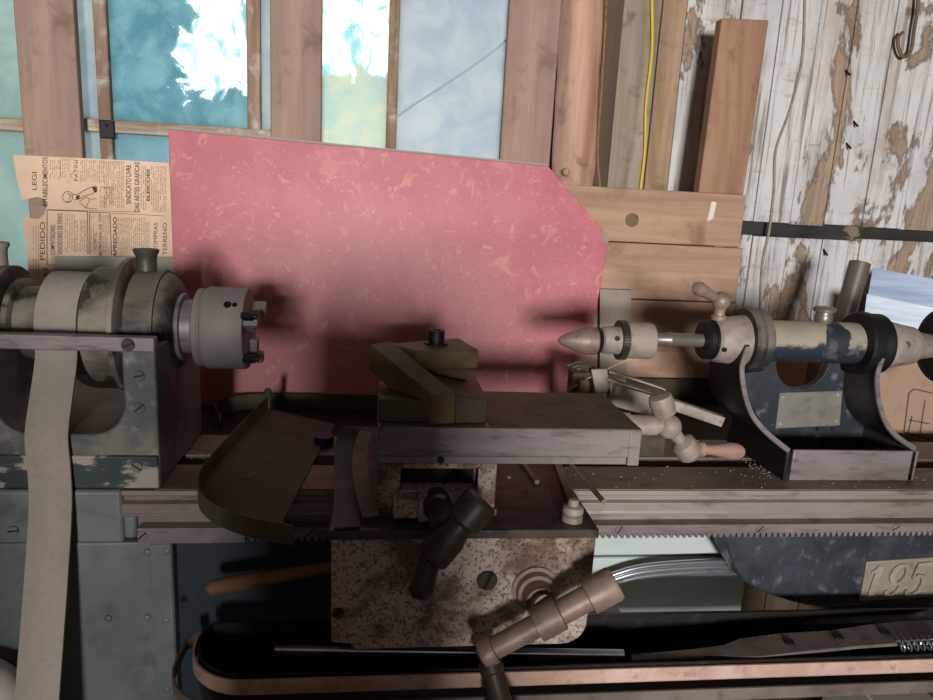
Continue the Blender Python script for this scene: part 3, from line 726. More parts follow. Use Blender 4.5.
# spindle and chuck
b = B(); rev(b, (0, 0, ZC), (1, 0, 0), [(-0.62, 0.02), (-0.234, 0.02), (-0.2335, 0.040), (-0.231, 0.041), (-0.2285, 0.040), (-0.228, 0.033), (-0.214, 0.033), (-0.2138, 0.038), (-0.205, 0.038)], 48); obj('spindle', b, 'slide', lathe)
b = B(); rev(b, (0, 0, ZC), (1, 0, 0), [(-0.2135, 0.02), (-0.2135, 0.044), (-0.212, 0.047), (-0.206, 0.0475), (-0.2055, 0.0465), (-0.204, 0.0465), (-0.202, 0.049), (-0.200, 0.050), (-0.157, 0.050), (-0.1545, 0.0485), (-0.154, 0.02), (-0.155, 0.0)], 64)
ch = obj('chuck', b, 'chuckm', lathe)
for k in range(3):
    a = math.radians(35 + 120 * k); u = V((0, math.cos(a), math.sin(a))); w = V((0, -math.sin(a), math.cos(a)))
    b = B()
    for r0, r1, t in ((0.012, 0.030, 0.009), (0.030, 0.042, 0.015)):
        c0_ = V((-0.157, 0, ZC))
        A = [c0_ + u * r0 - w * 0.007, c0_ + u * r0 + w * 0.007, c0_ + u * r1 + w * 0.007, c0_ + u * r1 - w * 0.007]
        quadify(b, [A, [p + V((t + 0.004, 0, 0)) for p in A]])
    obj('chuck_jaw', b, 'chuckm', ch, 0.001)
for dz, dy in ((0.022, -0.040), (-0.030, -0.034)):
    b = B(); cyl(b, (-0.156, dy, ZC + dz), (-0.142, dy, ZC + dz), 0.0055, None, 6); cyl(b, (-0.142, dy, ZC + dz), (-0.138, dy, ZC + dz), 0.0035)
    obj('jaw_bolt', b, 'black', ch)
b = B(); q = P(238, 301, -0.042); d_ = V((0, q.y, q.z - ZC)).normalized()
c_ = V((-0.172, 0, ZC)) + d_ * 0.0495
cyl(b, c_, c_ + d_ * 0.0012, 0.0045); cyl(b, c_ + V((0.008, 0, 0)), c_ + V((0.008, 0, 0)) + d_ * 0.0012, 0.003); obj('key_socket', b, 'black', ch)

# belt: over the second step and down in front of the bed
b = B()
bx = -0.3515; pts = []
for i in range(17):
    a = math.radians(-100 + 275 * i / 16)
    pts.append(V((bx, math.sin(PI * 0) + 0.0605 * math.cos(a) * 1.0, ZC + 0.0605 * math.sin(a))))
# angle 175 deg is at the camera side; then down
pts = pts + [V((-0.3505, -0.0645, 1.075)), V((-0.3495, -0.086, 1.035)), V((-0.348, -0.106, 1.0)), V((-0.346, -0.1105, 0.97)), V((-0.345, -0.1135, 0.935)), V((-0.344, -0.124, 0.90)), V((-0.343, -0.152, 0.82)), V((-0.342, -0.182, 0.74)), V((-0.341, -0.21, 0.66)), V((-0.34, -0.24, 0.54)), V((-0.34, -0.24, 0.0))]
pts = pts[0:1] + smooth(pts[1:], 3)
strip(b, pts, (1, 0, 0), 0.0435, 0.0028)
tag(obj('drive_belt', b, 'belt'), 'flat grey canvas drive belt over the pulley, hanging in front of the lathe', 'belt')

# ------------------------------------------------------------------ carriage
car = thing('lathe_carriage', (0.1, -0.07, ZB), 'rusty lathe carriage with pitted apron, crank handles and tool post on its slide', 'lathe carriage')
b = B(); ox = [(-0.0385, 0.9365), (0.2315, 0.9365), (0.2305, 0.835)] + arc(0.2055, 0.838, 0.025, 0, -90, 6) + [(-0.012, 0.8135)] + [(-0.018, 0.820), (-0.037, 0.8225)]
prism(b, ox, 'y', -0.225, -0.125)
ap = obj('apron', b, 'apron', car, 0.0018)
b = B(); box(b, -0.041, 0.2335, -0.228, 0.095, 0.9367, 0.9462); sad = obj('saddle', b, 'saddle', car, 0.0015)
q = P(338, 613, -0.225); slot_screw(ap, (q.x, -0.225, q.z), 0.0062, 1.0, 'handle_dark', 0.001)
q = P(487, 580, -0.225); slot_screw(ap, (q.x, -0.225, q.z), 0.0108, 1.2, 'handle_dark', 0.003)
bc = P(535, 588, -0.225)
b = B(); rev(b, (bc.x, -0.224, bc.z), (0, -1, 0), [(0, 0.025), (0.004, 0.025), (0.0045, 0.021), (0.012, 0.020), (0.0125, 0.016), (0.028, 0.0155), (0.0285, 0.011), (0.045, 0.011)], 40)
obj('pinion_boss', b, 'handle', ap)
# apron crank: three bosses on one arm, grip towards the viewer
HY = -0.278
hc = P(548, 613, HY); kn = P(606, 588, HY); bl_ = P(487, 652, HY)
ad = (kn - bl_).normalized()
b = B()
rev(b, bl_ - ad * 0.008, ad, [(0, 0.010), (0.003, 0.0155), (0.010, 0.0165), (0.016, 0.0145), (0.0165, 0.0108), ((hc - bl_).length - 0.009, 0.0112), ((hc - bl_).length - 0.008, 0.0165), ((hc - bl_).length + 0.018, 0.0165), ((hc - bl_).length + 0.019, 0.0122), ((kn - bl_).length - 0.012, 0.0125), ((kn - bl_).length - 0.011, 0.0168), ((kn - bl_).length + 0.016, 0.0172), ((kn - bl_).length + 0.0195, 0.0155), ((kn - bl_).length + 0.0205, 0.0)], 32)
crank = obj('crank_handle', b, 'handle', car)
b = B(); cyl(b, (bc.x, -0.26, bc.z), (hc.x, HY + 0.008, hc.z), 0.0125); obj('crank_shaft', b, 'handle', crank)
b = B(); g0 = bl_; gd = (P(506, 720, HY - 0.03) - g0).normalized()
rev(b, g0, gd, [(0.008, 0.0115), (0.018, 0.012), (0.020, 0.0105), (0.045, 0.0105), (0.052, 0.013), (0.075, 0.017), (0.095, 0.016), (0.103, 0.009), (0.104, 0.0)], 28); obj('grip', b, 'handle_dark', crank)
# cross slide
b = B()
box(b, 0.005, 0.1295, -0.170, 0.06, 0.9464, 1.0028)
box(b, 0.005, 0.028, -0.19, -0.168, 0.9464, 1.0028); box(b, 0.110, 0.1295, -0.19, -0.168, 0.9464, 1.0028)
box(b, 0.028, 0.110, -0.19, -0.168, 0.9464, 0.973); box(b, 0.028, 0.110, -0.19, -0.168, 0.9965, 1.0028)
cs = obj('cross_slide', b, 'apron', car, 0.0012)
b = B(); box(b, 0.030, 0.108, -0.1712, -0.1695, 0.9735, 0.996); obj('slot_shade', b, 'black', cs)  # black sheet standing in for the shade inside the slot
b = B(); box(b, 0.003, 0.1315, -0.195, 0.06, 0.9464, 0.9535); obj('slide_gib', b, 'rust', cs, 0.0008)
b = B(); q0, q1 = P(394, 514, -0.21), P(428, 490, -0.21)
box(b, 0.022, 0.047, -0.212, -0.19, 0.951, 0.972); box(b, 0.047, 0.098, -0.214, -0.19, 0.948, 0.979); obj('screw_bracket', b, 'apron', cs, 0.002)
# cross-slide crank (its shade is put into the dark colour)
XC = P(437, 500, -0.205); XH = V((0.0655, -0.262, XC.z))
b = B(); rev(b, XC + V((0, 0.0, 0)), XH - XC, [(-0.004, 0.013), (0.004, 0.0145), (0.018, 0.0145), (0.019, 0.011), (0.056, 0.011)], 28); sh = obj('screw_shaft', b, 'handle_dark', car)
k0 = P(475, 508, -0.262); k1 = P(430, 560, -0.268); dd = (k1 - k0).normalized()
b = B(); LL = (k1 - k0).length
rev(b, k0 - dd * 0.010, dd, [(0, 0.0), (0.0005, 0.0165), (0.004, 0.018), (0.026, 0.018), (0.028, 0.0145), (0.030, 0.0125), (0.040, 0.0135), (0.046, 0.0165), (LL + 0.006, 0.0165), (LL + 0.009, 0.0135), (LL + 0.012, 0.006), (LL + 0.0125, 0.0)], 32)
ck = obj('crank_handle', b, 'handle_dark', car)
b = B(); g1 = P(420, 585, -0.272); rev(b, k1, (g1 - k1) + V((0, -0.012, 0)), [(0.0, 0.010), (0.014, 0.0105), (0.030, 0.012), (0.036, 0.007), (0.037, 0)], 24); obj('grip', b, 'handle_dark', ck)
# top slide
b = B(); box(b, 0.005, 0.2705, -0.195, -0.056, 1.0118, 1.0432); box(b, 0.268, 0.2812, -0.196, -0.055, 1.003, 1.0432)
ts = obj('top_slide', b, 'slide', car, 0.0012)
b = B(); box(b, 0.005, 0.272, -0.1915, -0.058, 1.0028, 1.0112); obj('dovetail_strip', b, 'chuckm', ts, 0.0008)
b = B(); box(b, 0.1185, 0.2805, -0.194, -0.057, 1.0433, 1.0437); obj('slide_face', b, 'slide_top', ts)
q = P(441, 456, -0.192); slot_screw(ts, (q.x, -0.1915, 1.0070), 0.004, 0.3, 'black', 0.001)
# top-slide crank with wooden grip
CYY = -0.128
b = B(); z_ = 1.0265
rev(b, (0.280, CYY, z_), (1, 0, 0), [(0, 0.015), (0.012, 0.0145), (0.013, 0.0118), (0.045, 0.0118), (0.046, 0.009), (0.062, 0.009)], 32); obj('screw_bushing', b, 'dust', ts)
kA, hB, kC = V((0.330, CYY, 1.0505)), V((0.341, CYY, 1.025)), V((0.366, CYY, 0.9985))
def crankarm(A, Bm, C):
    b = B()
    d1 = (A - Bm).normalized(); d2 = (C - Bm).normalized()
    L1 = (A - Bm).length; L2 = (C - Bm).length
    rev(b, Bm, d1, [(0, 0.0095), (L1 - 0.016, 0.0065), (L1 - 0.013, 0.0085), (L1 - 0.011, 0.013), (L1 + 0.004, 0.0145), (L1 + 0.012, 0.013), (L1 + 0.014, 0.0)], 28)
    rev(b, Bm, d2, [(0, 0.0095), (L2 - 0.014, 0.0068), (L2 - 0.012, 0.010), (L2 - 0.009, 0.0145), (L2 + 0.008, 0.0152), (L2 + 0.013, 0.011), (L2 + 0.014, 0.0)], 28)
    ball(b, Bm, 0.0145)
    return b
ck = obj('crank_handle', crankarm(kA, hB, kC), 'dust', car)
b = B(); gd = (P(748, 452, -0.118) - kC).normalized()
rev(b, kC, gd, [(0.010, 0.0085), (0.018, 0.009), (0.021, 0.0095), (0.022, 0.006), (0.034, 0.0062), (0.046, 0.0082), (0.058, 0.0105), (0.068, 0.0102), (0.075, 0.007), (0.0765, 0.0)], 28)
p_ = obj('grip', b, 'woodhandle', ck); p_['label'] = 'turned wooden grip'
# tool post
b = B(); prism(b, [(0.005, -0.183), (0.117, -0.181), (0.1185, -0.074), (0.005, -0.070)], 'z', 1.0434, 1.0682); tp = obj('tool_post', b, 'rustdark', car, 0.0015)
b = B(); prism(b, [(0.044, -0.128), (0.1145, -0.114), (0.099, -0.050), (0.016, -0.092)], 'z', 1.086, 1.1075); cl = obj('clamp_block', b, 'rust', tp, 0.0015)
b = B(); prism(b, [(0.052, -0.108), (0.105, -0.100), (0.098, -0.056), (0.030, -0.085)], 'z', 1.068, 1.087); obj('clamp_spacer', b, 'rustdark', tp, 0.001)
cb = Q(436, 344, 1.1076)
b = B(); rev(b, (cb.x, cb.y, 1.1075), (0, 0, 1), [(0, 0.0135), (0.002, 0.0135), (0.0021, 0.0095), (0.0150, 0.0095), (0.0165, 0.0085), (0.0165, 0.005), (0.010, 0.0045), (0.0095, 0)], 32); obj('clamp_bolt', b, 'black', tp)
b = B()
n0, n1 = V((0.058, -0.192, 1.0765)), V((0.083, -0.186, 1.0765)); f0, f1 = V((-0.006, -0.112, 1.110)), V((0.017, -0.102, 1.113)); dz = V((0, 0, -0.032))
hexa(b, [n0, n1, n1 + dz, n0 + dz], [f0, f1, f1 + dz * 0.95, f0 + dz * 0.95]); obj('tool_holder', b, 'rust', tp, 0.0012)
b = B(); hexa(b, [V((0.083, -0.186, 1.0745)), V((0.117, -0.182, 1.069)), V((0.117, -0.182, 1.0445)), V((0.083, -0.186, 1.0445))], [V((0.045, -0.13, 1.086)), V((0.112, -0.12, 1.069)), V((0.112, -0.12, 1.0445)), V((0.04, -0.13, 1.0445))]); obj('holder_wedge', b, 'rustdark', tp, 0.0012)
# loose wooden stick behind the apron, joined to the carriage
b = B(); l0, l1 = P(207, 589, -0.15), P(340, 565, -0.14); rev(b, l0, l1 - l0, [(-0.002, 0.0), (0, 0.005), (0.004, 0.0085), (0.03, 0.0095), (0.08, 0.0075), ((l1 - l0).length, 0.006)], 24)
p_ = obj('wooden_stick', b, 'woodstick', car); p_['label'] = 'brown wooden stick'

# loose rods, strips and bolt on the saddle
SZ = 0.9462
def lay(name, p, q, r, mat, lab, cat, grp, seg=10):
    b = B(); cyl(b, p, q, r, None, seg); return tag(obj(name, b, mat, None, 0.0), lab, cat, grp)
lay('steel_rod', Q(515, 452, SZ + 0.003), Q(537, 482, SZ + 0.003), 0.003, 'handle', 'short thin steel rod lying on the saddle, nearest the cross slide', 'rod', 'rods on the saddle')
lay('steel_rod', Q(563, 455, SZ + 0.003), Q(604, 502, SZ + 0.003), 0.003, 'handle', 'long thin steel rod poking past the right edge of the saddle', 'rod', 'rods on the saddle')
b = B(); strip(b, [Q(553, 452, SZ + 0.003), Q(571, 500, SZ + 0.003)], (1, 0, 0), 0.010, 0.005); tag(obj('flat_bar', b, 'handle', None, 0.001), 'flat steel bar on the saddle between two thin rods', 'bar')
q = Q(572, 520, SZ)
b = B(); rev(b, (q.x, q.y, SZ), (0, 0, 1), [(0, 0.011), (0.006, 0.011), (0.0065, 0.009), (0.010, 0.0115), (0.016, 0.0105), (0.0175, 0.006), (0.024, 0.0055), (0.025, 0.0)], 28)
tag(obj('knurled_nut', b, 'dust'), 'small grey round nut standing on the front right corner of the saddle', 'nut')
q = Q(509, 478, SZ); b = B(); rev(b, (q.x, q.y, SZ), (0, 0, 1), [(0, 0.0025), (0.002, 0.0025)], 10)
tag(obj('metal_chip', b, 'flakes'), 'tiny bright metal chip on the dark saddle beside the cross slide', 'chip')
b = B(); strip(b, smooth([Q(350, 428, 0.985), Q(346, 450, 0.968), Q(346, 490, SZ + 0.003), Q(347, 528, SZ + 0.002)], 5), (1, 0, 0), 0.026, 0.002)
tag(obj('sheet_strip', b, 'rustdark'), 'straight dark brown strip on the saddle beside the curved tray', 'strip', 'strips left of the cross slide')
b = B(); strip(b, smooth([Q(366, 432, 0.986), Q(360, 456, 0.976), Q(362, 486, 0.966), Q(371, 517, 0.953)], 6), (1, 0, 0), 0.017, 0.0025)
tag(obj('sheet_strip', b, 'rust'), 'narrow bent brown strip touching the left side of the cross slide', 'strip', 'strips left of the cross slide')

# curved sheet tray lying over the bed
b = B(); TZ2 = 0.9375
front = [Q(x, y, TZ2) for x, y in [(268, 409), (233, 447), (207, 478)]] + [Q(x, y, TZ2) for x, y in [(199, 494), (200, 508), (209, 519), (224, 528), (246, 536), (268, 541), (293, 545)]]
front = [front[0]] + smooth(front[1:], 4)
fl = [V(p) for p in front] + [Q(283, 521, TZ2), Q(320, 450, TZ2), Q(335, 425, TZ2)]
b2 = [p + V((0, 0, 0.0012)) for p in fl]
quadify(b, [fl, b2])
tr_ = thing('sheet_metal_tray', (sum(p.x for p in fl) / len(fl), sum(p.y for p in fl) / len(fl), TZ2), 'brown curved sheet metal tray with upright rim over the bed, left of the carriage', 'tray')
obj('tray_floor', b, 'traym', tr_)
b = B(); strip(b, [p + V((0, 0, 0.0105)) for p in front], (0, 0, 1), 0.021, 0.0014); obj('tray_rim', b, 'traym', tr_)
b = B(); q = front[0]; box(b, q.x - 0.004, q.x + 0.004, q.y - 0.003, q.y + 0.003, TZ2, TZ2 + 0.026); ball(b, (q.x, q.y, TZ2 + 0.028), 0.006); obj('tray_tab', b, 'traym', tr_, 0.001)
b = B(); cyl(b, Q(232, 480, TZ2 + 0.002), Q(256, 473, TZ2 + 0.002), 0.0007, None, 6)
tag(obj('wire_bit', b, 'flakes'), 'short bright wire lying on the floor of the curved tray', 'wire')
b = B(); q = Q(324, 444, 0.9364)
ring = [V((q.x + 0.013 * math.cos(t), q.y + 0.013 * math.sin(t), 0.9405)) for t in [2 * PI * i / 20 for i in range(20)]]
quadify(b, [[p + V((0, 0, -0.004)) for p in ring], [p + V((0, 0, 0.008)) for p in ring]]); tag(obj('plastic_ring', b, 'bluep'), 'dark blue plastic ring on the bed between the curved tray and the brown strip', 'ring')
# bent rim behind, on the bench
b = B(); strip(b, smooth([V((-0.235, 0.20, 0.9135)), V((-0.255, 0.27, 0.9135)), V((-0.21, 0.315, 0.9135)), V((-0.12, 0.322, 0.9135)), V((0.0, 0.322, 0.9135)), V((0.16, 0.318, 0.9135))], 6), (0, 0, 1), 0.027, 0.002)
tag(obj('bent_hoop', b, 'traym'), 'dark bent metal strip standing on edge along the foot of the red board', 'strip')

# ------------------------------------------------------------------ tailstock
ts_ = thing('tailstock', (0.62, 0, ZB), 'blue and grey lathe tailstock with drill chuck, oil cup and blank plate', 'tailstock')
b = B()
fx0, fx1 = 0.5365, 0.7135
box(b, fx0, fx1, -0.077, -0.072, ZB + 0.0018, 0.9785); box(b, fx0, fx1, -0.075, 0.075, ZB + 0.0016, 0.943)
obj('base', b, 'slide', ts_, 0.0012)
def rib(side):
    b = B()
    if side == 0: pl = [((787, 451), -0.077), ((766, 434), -0.066), ((752, 418), -0.058), ((745, 402), -0.052), ((741, 384), -0.046), ((740, 366), -0.040), ((746, 345), -0.036)]
    else: pl = [((917, 449), -0.077), ((899, 437), -0.066), ((888, 424), -0.058), ((882, 408), -0.052), ((879, 392), -0.046), ((879, 374), -0.040), ((884, 356), -0.036)]
    fr = [P(x, y, Y) for (x, y), Y in pl]
    fr = [V((fr[0].x, -0.077, ZB + 0.002))] + smooth(fr, 4)
    back = [V((p.x, 0.075 + (p.z - ZB) * -0.25, p.z)) for p in fr]
    t = V((0.005 if side == 0 else -0.005, 0, 0))
    rings = [[f, k, k + t, f + t] for f, k in zip(fr, back)]
    quadify(b, rings)
    return obj('rib', b, 'black' if side == 0 else 'iron', ts_, 0.0)
for s_ in (0, 1):
    r_ = rib(s_)
for side in (0, 1):   # worn bright front edges of the two ribs
    b = B()
    pl = [((787, 451), -0.0785), ((766, 434), -0.0675), ((752, 418), -0.0595), ((745, 402), -0.0535), ((741, 384), -0.0475), ((740, 366), -0.0415), ((746, 347), -0.0375)] if side == 0 else [((917, 449), -0.0785), ((899, 437), -0.0675), ((888, 424), -0.0595), ((882, 408), -0.0535), ((879, 392), -0.0475), ((879, 374), -0.0415), ((884, 358), -0.0375)]
    strip(b, smooth([P(x, y, Y) + V((0.0025 if side == 0 else -0.0025, 0, 0)) for (x, y), Y in pl], 4), (1, 0, 0), 0.0062, 0.003)
    p_ = obj('rib_edge', b, 'slide', ts_); p_['label'] = 'bright worn edge of a rib'
# web with the arch cut out below the barrel
b = B(); WB = 0.02
xl, xr_ = P(756, 392, WB).x, P(893, 392, WB).x
ac = P(803, 362, WB); ar = P(803, 389, WB); rr = ac.z - ar.z
bx0, bx1 = fx0 + 0.004, fx1 - 0.004
web = [(bx0, 0.943), (bx0, 0.99), (xl - 0.02, 1.03), (xl - 0.035, 1.075), (xl - 0.03, ac.z + 0.012), (ac.x - rr, ac.z + 0.012)] + arc(ac.x, ac.z, rr, 180, 360, 14) + [(ac.x + rr, ac.z + 0.012), (xr_ - 0.034, ac.z + 0.012), (xr_ - 0.036, 1.05), (xr_ - 0.03, 1.0), (bx1, 0.943)]
prism(b, web, 'y', WB, WB + 0.012)
wb = obj('web', b, 'blue', ts_, 0.001)
b = B(); pq = [P(x, y, WB - 0.002) for x, y in ((775.7, 428.6), (840, 425.5), (842.5, 391), (780, 393))]
prism(b, [(p.x, p.z) for p in pq], 'y', WB - 0.002, WB + 0.001)
pt = obj('blank_plate', b, 'plate', wb, 0.0008)
for x, y in ((783, 397), (838, 395), (836, 421), (780, 424), (818, 429.5), (833, 429)):
    b = B(); q = P(x, y, WB - 0.002)
    if y > 425: cyl(b, (q.x, WB - 0.0008, q.z), (q.x, WB + 0.002, q.z), 0.003)
    else: ball(b, (q.x, WB - 0.002, q.z), 0.003, 12, (0, -1, 0), 0.6)
    obj('rivet', b, 'dust' if y < 425 else 'black', wb)
ZT = 1.106
b = B(); rev(b, (0, 0, ZT), (1, 0, 0), [(0.505, 0.028), (0.66, 0.0285)], 48); obj('barrel', b, 'barrel', ts_)
b = B(); rev(b, (0, 0, ZT), (1, 0, 0), [(0.486, 0.03), (0.487, 0.042), (0.490, 0.0445), (0.496, 0.0445), (0.498, 0.0425), (0.502, 0.041), (0.505, 0.0425), (0.511, 0.0425), (0.513, 0.040), (0.514, 0.03)], 56); obj('collar', b, 'iron_dust', ts_)
b = B(); rev(b, (0, 0, ZT), (1, 0, 0), [(0.650, 0.028), (0.651, 0.041), (0.654, 0.0435), (0.664, 0.0435), (0.666, 0.041), (0.672, 0.0405), (0.676, 0.0415), (0.684, 0.0415), (0.686, 0.039), (0.687, 0.03)], 56); obj('collar', b, 'black', ts_)
b = B(); rev(b, (0, 0, ZT - 0.001), (1, 0, 0), [(0.445, 0.0), (0.445, 0.0265), (0.448, 0.0295), (0.463, 0.031), (0.485, 0.0345), (0.488, 0.035)], 48); nose = obj('nose', b, 'dust', ts_)
b = B(); rev(b, (0, 0, ZT - 0.001), (1, 0, 0), [(0.431, 0.010), (0.431, 0.024), (0.434, 0.0265), (0.439, 0.0265), (0.4395, 0.025), (0.4415, 0.025), (0.442, 0.0265), (0.447, 0.0265)], 48); obj('lock_nut', b, 'black', ts_)
q = P(725, 350, -0.031); slot_screw(nose, (q.x, -0.0302, q.z), 0.0032, 0.9, 'black', 0.0006)
b = B(); rev(b, (0, 0, ZT - 0.001), (1, 0, 0), [(0.685, 0.034), (0.700, 0.033), (0.718, 0.029), (0.736, 0.026), (0.742, 0.0205), (0.765, 0.0165), (0.79, 0.0165)], 48); tc_ = obj('tail_cap', b, 'dust', ts_)
b = B(); q = P(906, 346, -0.03); rev(b, (q.x, -0.026, q.z), (0, -1, 0), [(0, 0.007), (0.004, 0.007), (0.005, 0.005), (0.005, 0)], 18); obj('set_screw', b, 'rust', tc_)
b = B(); rev(b, (0, 0, ZT), (1, 0, 0), [(0.784, 0.0), (0.784, 0.040), (0.785, 0.048), (0.788, 0.054), (0.794, 0.057), (0.804, 0.057), (0.810, 0.054), (0.812, 0.046), (0.810, 0.040), (0.810, 0.0)], 48)
hw = obj('handwheel', b, 'black', ts_)
b = B(); cyl(b, (0.79, -0.03, ZT + 0.02), (0.845, -0.03, ZT + 0.02), 0.008); obj('wheel_knob', b, 'handle', hw)
b = B(); rev(b, (0, 0, 1.1035), (1, 0, 0), [(0.36, 0.0085), (0.382, 0.0085), (0.384, 0.0098), (0.388, 0.0098), (0.390, 0.009), (0.44, 0.0092)], 32); obj('quill', b, 'tube', ts_)
# drill chuck
b = B(); rev(b, (0, 0, 1.101), (1, 0, 0), [(0.3245, 0.012), (0.3245, 0.0225), (0.326, 0.0238), (0.358, 0.0242), (0.3605, 0.0232), (0.3615, 0.0095)], 48); dc = obj('drill_chuck', b, 'dust', ts_)
b = B()
rev(b, (0, 0, 1.101), (1, 0, 0), [(0.316, 0.012), (0.316, 0.0225), (0.3245, 0.0235), (0.3248, 0.012)], 48)
for i in range(40):
    a = 2 * PI * i / 40; u = V((0, math.cos(a), math.sin(a))); w = V((0, -math.sin(a), math.cos(a)))
    c_ = V((0.3155, 0, 1.101))
    A = [c_ + u * 0.0205 - w * 0.001, c_ + u * 0.0205 + w * 0.001, c_ + u * 0.0262 + w * 0.0009, c_ + u * 0.0262 - w * 0.0009]
    quadify(b, [A, [p + V((0.0085, 0, 0)) for p in A]])
obj('key_teeth', b, 'handle_dark', dc)
b = B(); rev(b, (0, 0, 1.1005), (1, 0, 0), [(0.292, 0.009), (0.292, 0.0145), (0.294, 0.0172), (0.300, 0.0180), (0.316, 0.0186), (0.3165, 0.012)], 40); cr_ = obj('chuck_collar', b, 'dust', dc)
b = B(); q = V((0.308, -0.017, 1.106)); cyl(b, q, q + V((0, -0.0025, 0.0006)), 0.0032); obj('key_hole', b, 'black', cr_)
b = B(); rev(b, (0, 0, 1.0995), (1, 0, 0), [(0.286, 0.011), (0.2862, 0.0165), (0.288, 0.018), (0.2905, 0.0165), (0.2925, 0.013)], 36); obj('rubber_ring', b, 'black', dc)
b = B(); rev(b, (0, 0, 1.0985), (1, 0, 0), [(0.234, 0.0), (0.2355, 0.0030), (0.2395, 0.0062), (0.250, 0.0108), (0.262, 0.0152), (0.270, 0.0176), (0.2735, 0.0180), (0.285, 0.0178), (0.2865, 0.0165), (0.287, 0.01)], 40); obj('nose_cone', b, 'handle', dc)
# clamp lever and oil cup
b = B(); c_ = V((0.456, 0, ZT)); c2 = P(721, 301, 0.0); c2.y = 0.0
rev(b, (c2.x, 0, ZT + 0.026), (0, 0, 1), [(0, 0.010), (0.006, 0.0105), (0.0065, 0.0075), (0.012, 0.0068), (0.016, 0.0085)], 24)
ball(b, (c2.x, 0, c2.z), 0.0125)
lv = P(700, 289, -0.02); dd = lv - c2
rev(b, c2, dd, [(0.006, 0.0058), (0.012, 0.0055), (dd.length - 0.008, 0.0082), (dd.length + 0.002, 0.0092), (dd.length + 0.008, 0.007), (dd.length + 0.010, 0.0)], 22)
obj('clamp_lever', b, 'handle', ts_)
oc_ = P(823, 321, 0.0)
b = B(); rev(b, (oc_.x, 0, ZT + 0.026), (0, 0, 1), [(0, 0.0098), (0.004, 0.011), (0.010, 0.0118), (0.0125, 0.0105), (0.0155, 0.0105), (0.0165, 0.0142), (0.0205, 0.0148), (0.0225, 0.0125), (0.0235, 0.0)], 32); obj('oil_cup', b, 'tube', ts_)

# ------------------------------------------------------------------ tools behind the top slide
def bar3(name, a, c, w, h, mat, lab, cat, grp=None, bev=0.001):
    a, c = V(a), V(c); d = (c - a).normalized(); s = d.cross(V((0, 0, 1))).normalized(); u = s.cross(d)
    b = B()
    def r(p): return [p + s * w / 2 + u * h / 2, p - s * w / 2 + u * h / 2, p - s * w / 2 - u * h / 2, p + s * w / 2 - u * h / 2]
    quadify(b, [r(a), r(c)])
    return tag(obj(name, b, mat, None, bev), lab, cat, grp)
bar3('steel_block', (0.31, 0.03, 0.957), (0.40, 0.03, 0.957), 0.05, 0.041, 'rustdark', 'dark steel block on the bed carrying the loose tools behind the top slide', 'block', None)
bar3('tool_bit', P(660, 400, 0.06), P(722, 421, 0.045), 0.016, 0.015, 'dust', 'square grey tool bit pointing right below the drill chuck', 'tool bit')
bar3('tool_holder', P(612, 394, 0.062), P(660, 407, 0.06), 0.018, 0.030, 'dust', 'grey slab-sided tool holder behind the crank of the top slide', 'tool holder')
b = B()
a, c = P(608, 374, 0.085), P(657, 388, 0.075)
strip(b, smooth([a + V((0, 0, 0.005)), c + V((0, 0, 0.003)), c + V((0.008, 0, -0.003)), c + V((0, 0, -0.009)), a + V((0, 0, -0.006))], 5), (0, 1, 0), 0.018, 0.002)
tag(obj('folded_clip', b, 'dust'), 'folded grey metal strip lying on top of the tool holder', 'clip')
b = B(); a = P(600, 370, 0.09); c = P(606, 397, 0.085); hexa(b, [a + V((-0.013, 0, 0)), a + V((0.011, 0, 0.002)), a + V((0.011, 0.006, 0.002)), a + V((-0.013, 0.006, 0))], [c + V((-0.009, 0, -0.02)), c + V((0.013, 0, -0.02)), c + V((0.013, 0.006, -0.02)), c + V((-0.009, 0.006, -0.02))])
tag(obj('steel_shim', b, 'dust', None, 0.0008), 'upright grey steel shim between the red board and the tool holder', 'shim')
b = B(); a = P(582, 386, 0.09); prism(b, [(a.x - 0.006, a.z - 0.025), (a.x + 0.011, a.z - 0.025), (a.x + 0.010, a.z + 0.007), (a.x + 0.004, a.z + 0.011), (a.x - 0.004, a.z + 0.008)], 'y', 0.085, 0.10)
tag(obj('brown_block', b, 'rust', None, 0.001), 'small brown block just left of the upright steel shim', 'block')
b = B(); a = P(580, 371, 0.11)
for i in range(5):
    o_ = V((random.uniform(-0.008, 0.008), random.uniform(0, 0.01), random.uniform(-0.006, 0.006)))
    tube(b, smooth([a + o_ + V((-0.012, 0, random.uniform(-0.004, 0.004))), a + o_ + V((0, 0.0, 0.006)), a + o_ + V((0.018, 0, random.uniform(-0.006, 0.004)))], 4), 0.0028, 8)
b2_ = a
box(b, a.x - 0.012, a.x + 0.012, 0.105, 0.13, 0.90, a.z - 0.002)
tag(obj('rag_bundle', b, 'rustdark'), 'small twisted brown bundle against the lower right of the red board', 'rag')
b = B(); tube(b, smooth([P(555, 398, 0.1), P(585, 380, 0.1), P(605, 370, 0.1), P(634, 357, 0.1)], 4), 0.0009, 6)
tag(obj('straw_stalk', b, 'straw'), 'thin straw coloured stalk slanting up to the drill chuck', 'stalk')
b = B(); pq = [P(x, y, 0.385) for x, y in ((603, 371), (628, 371), (632, 290), (600, 289))]
pq[0].z = 0.9; pq[1].z = 0.9
prism(b, [(p.x, p.z) for p in pq], 'y', 0.385, 0.389); tag(obj('plastic_strip', b, 'frost', None, 0.0005), 'dusty grey plastic strip standing upright behind the drill chuck', 'strip')

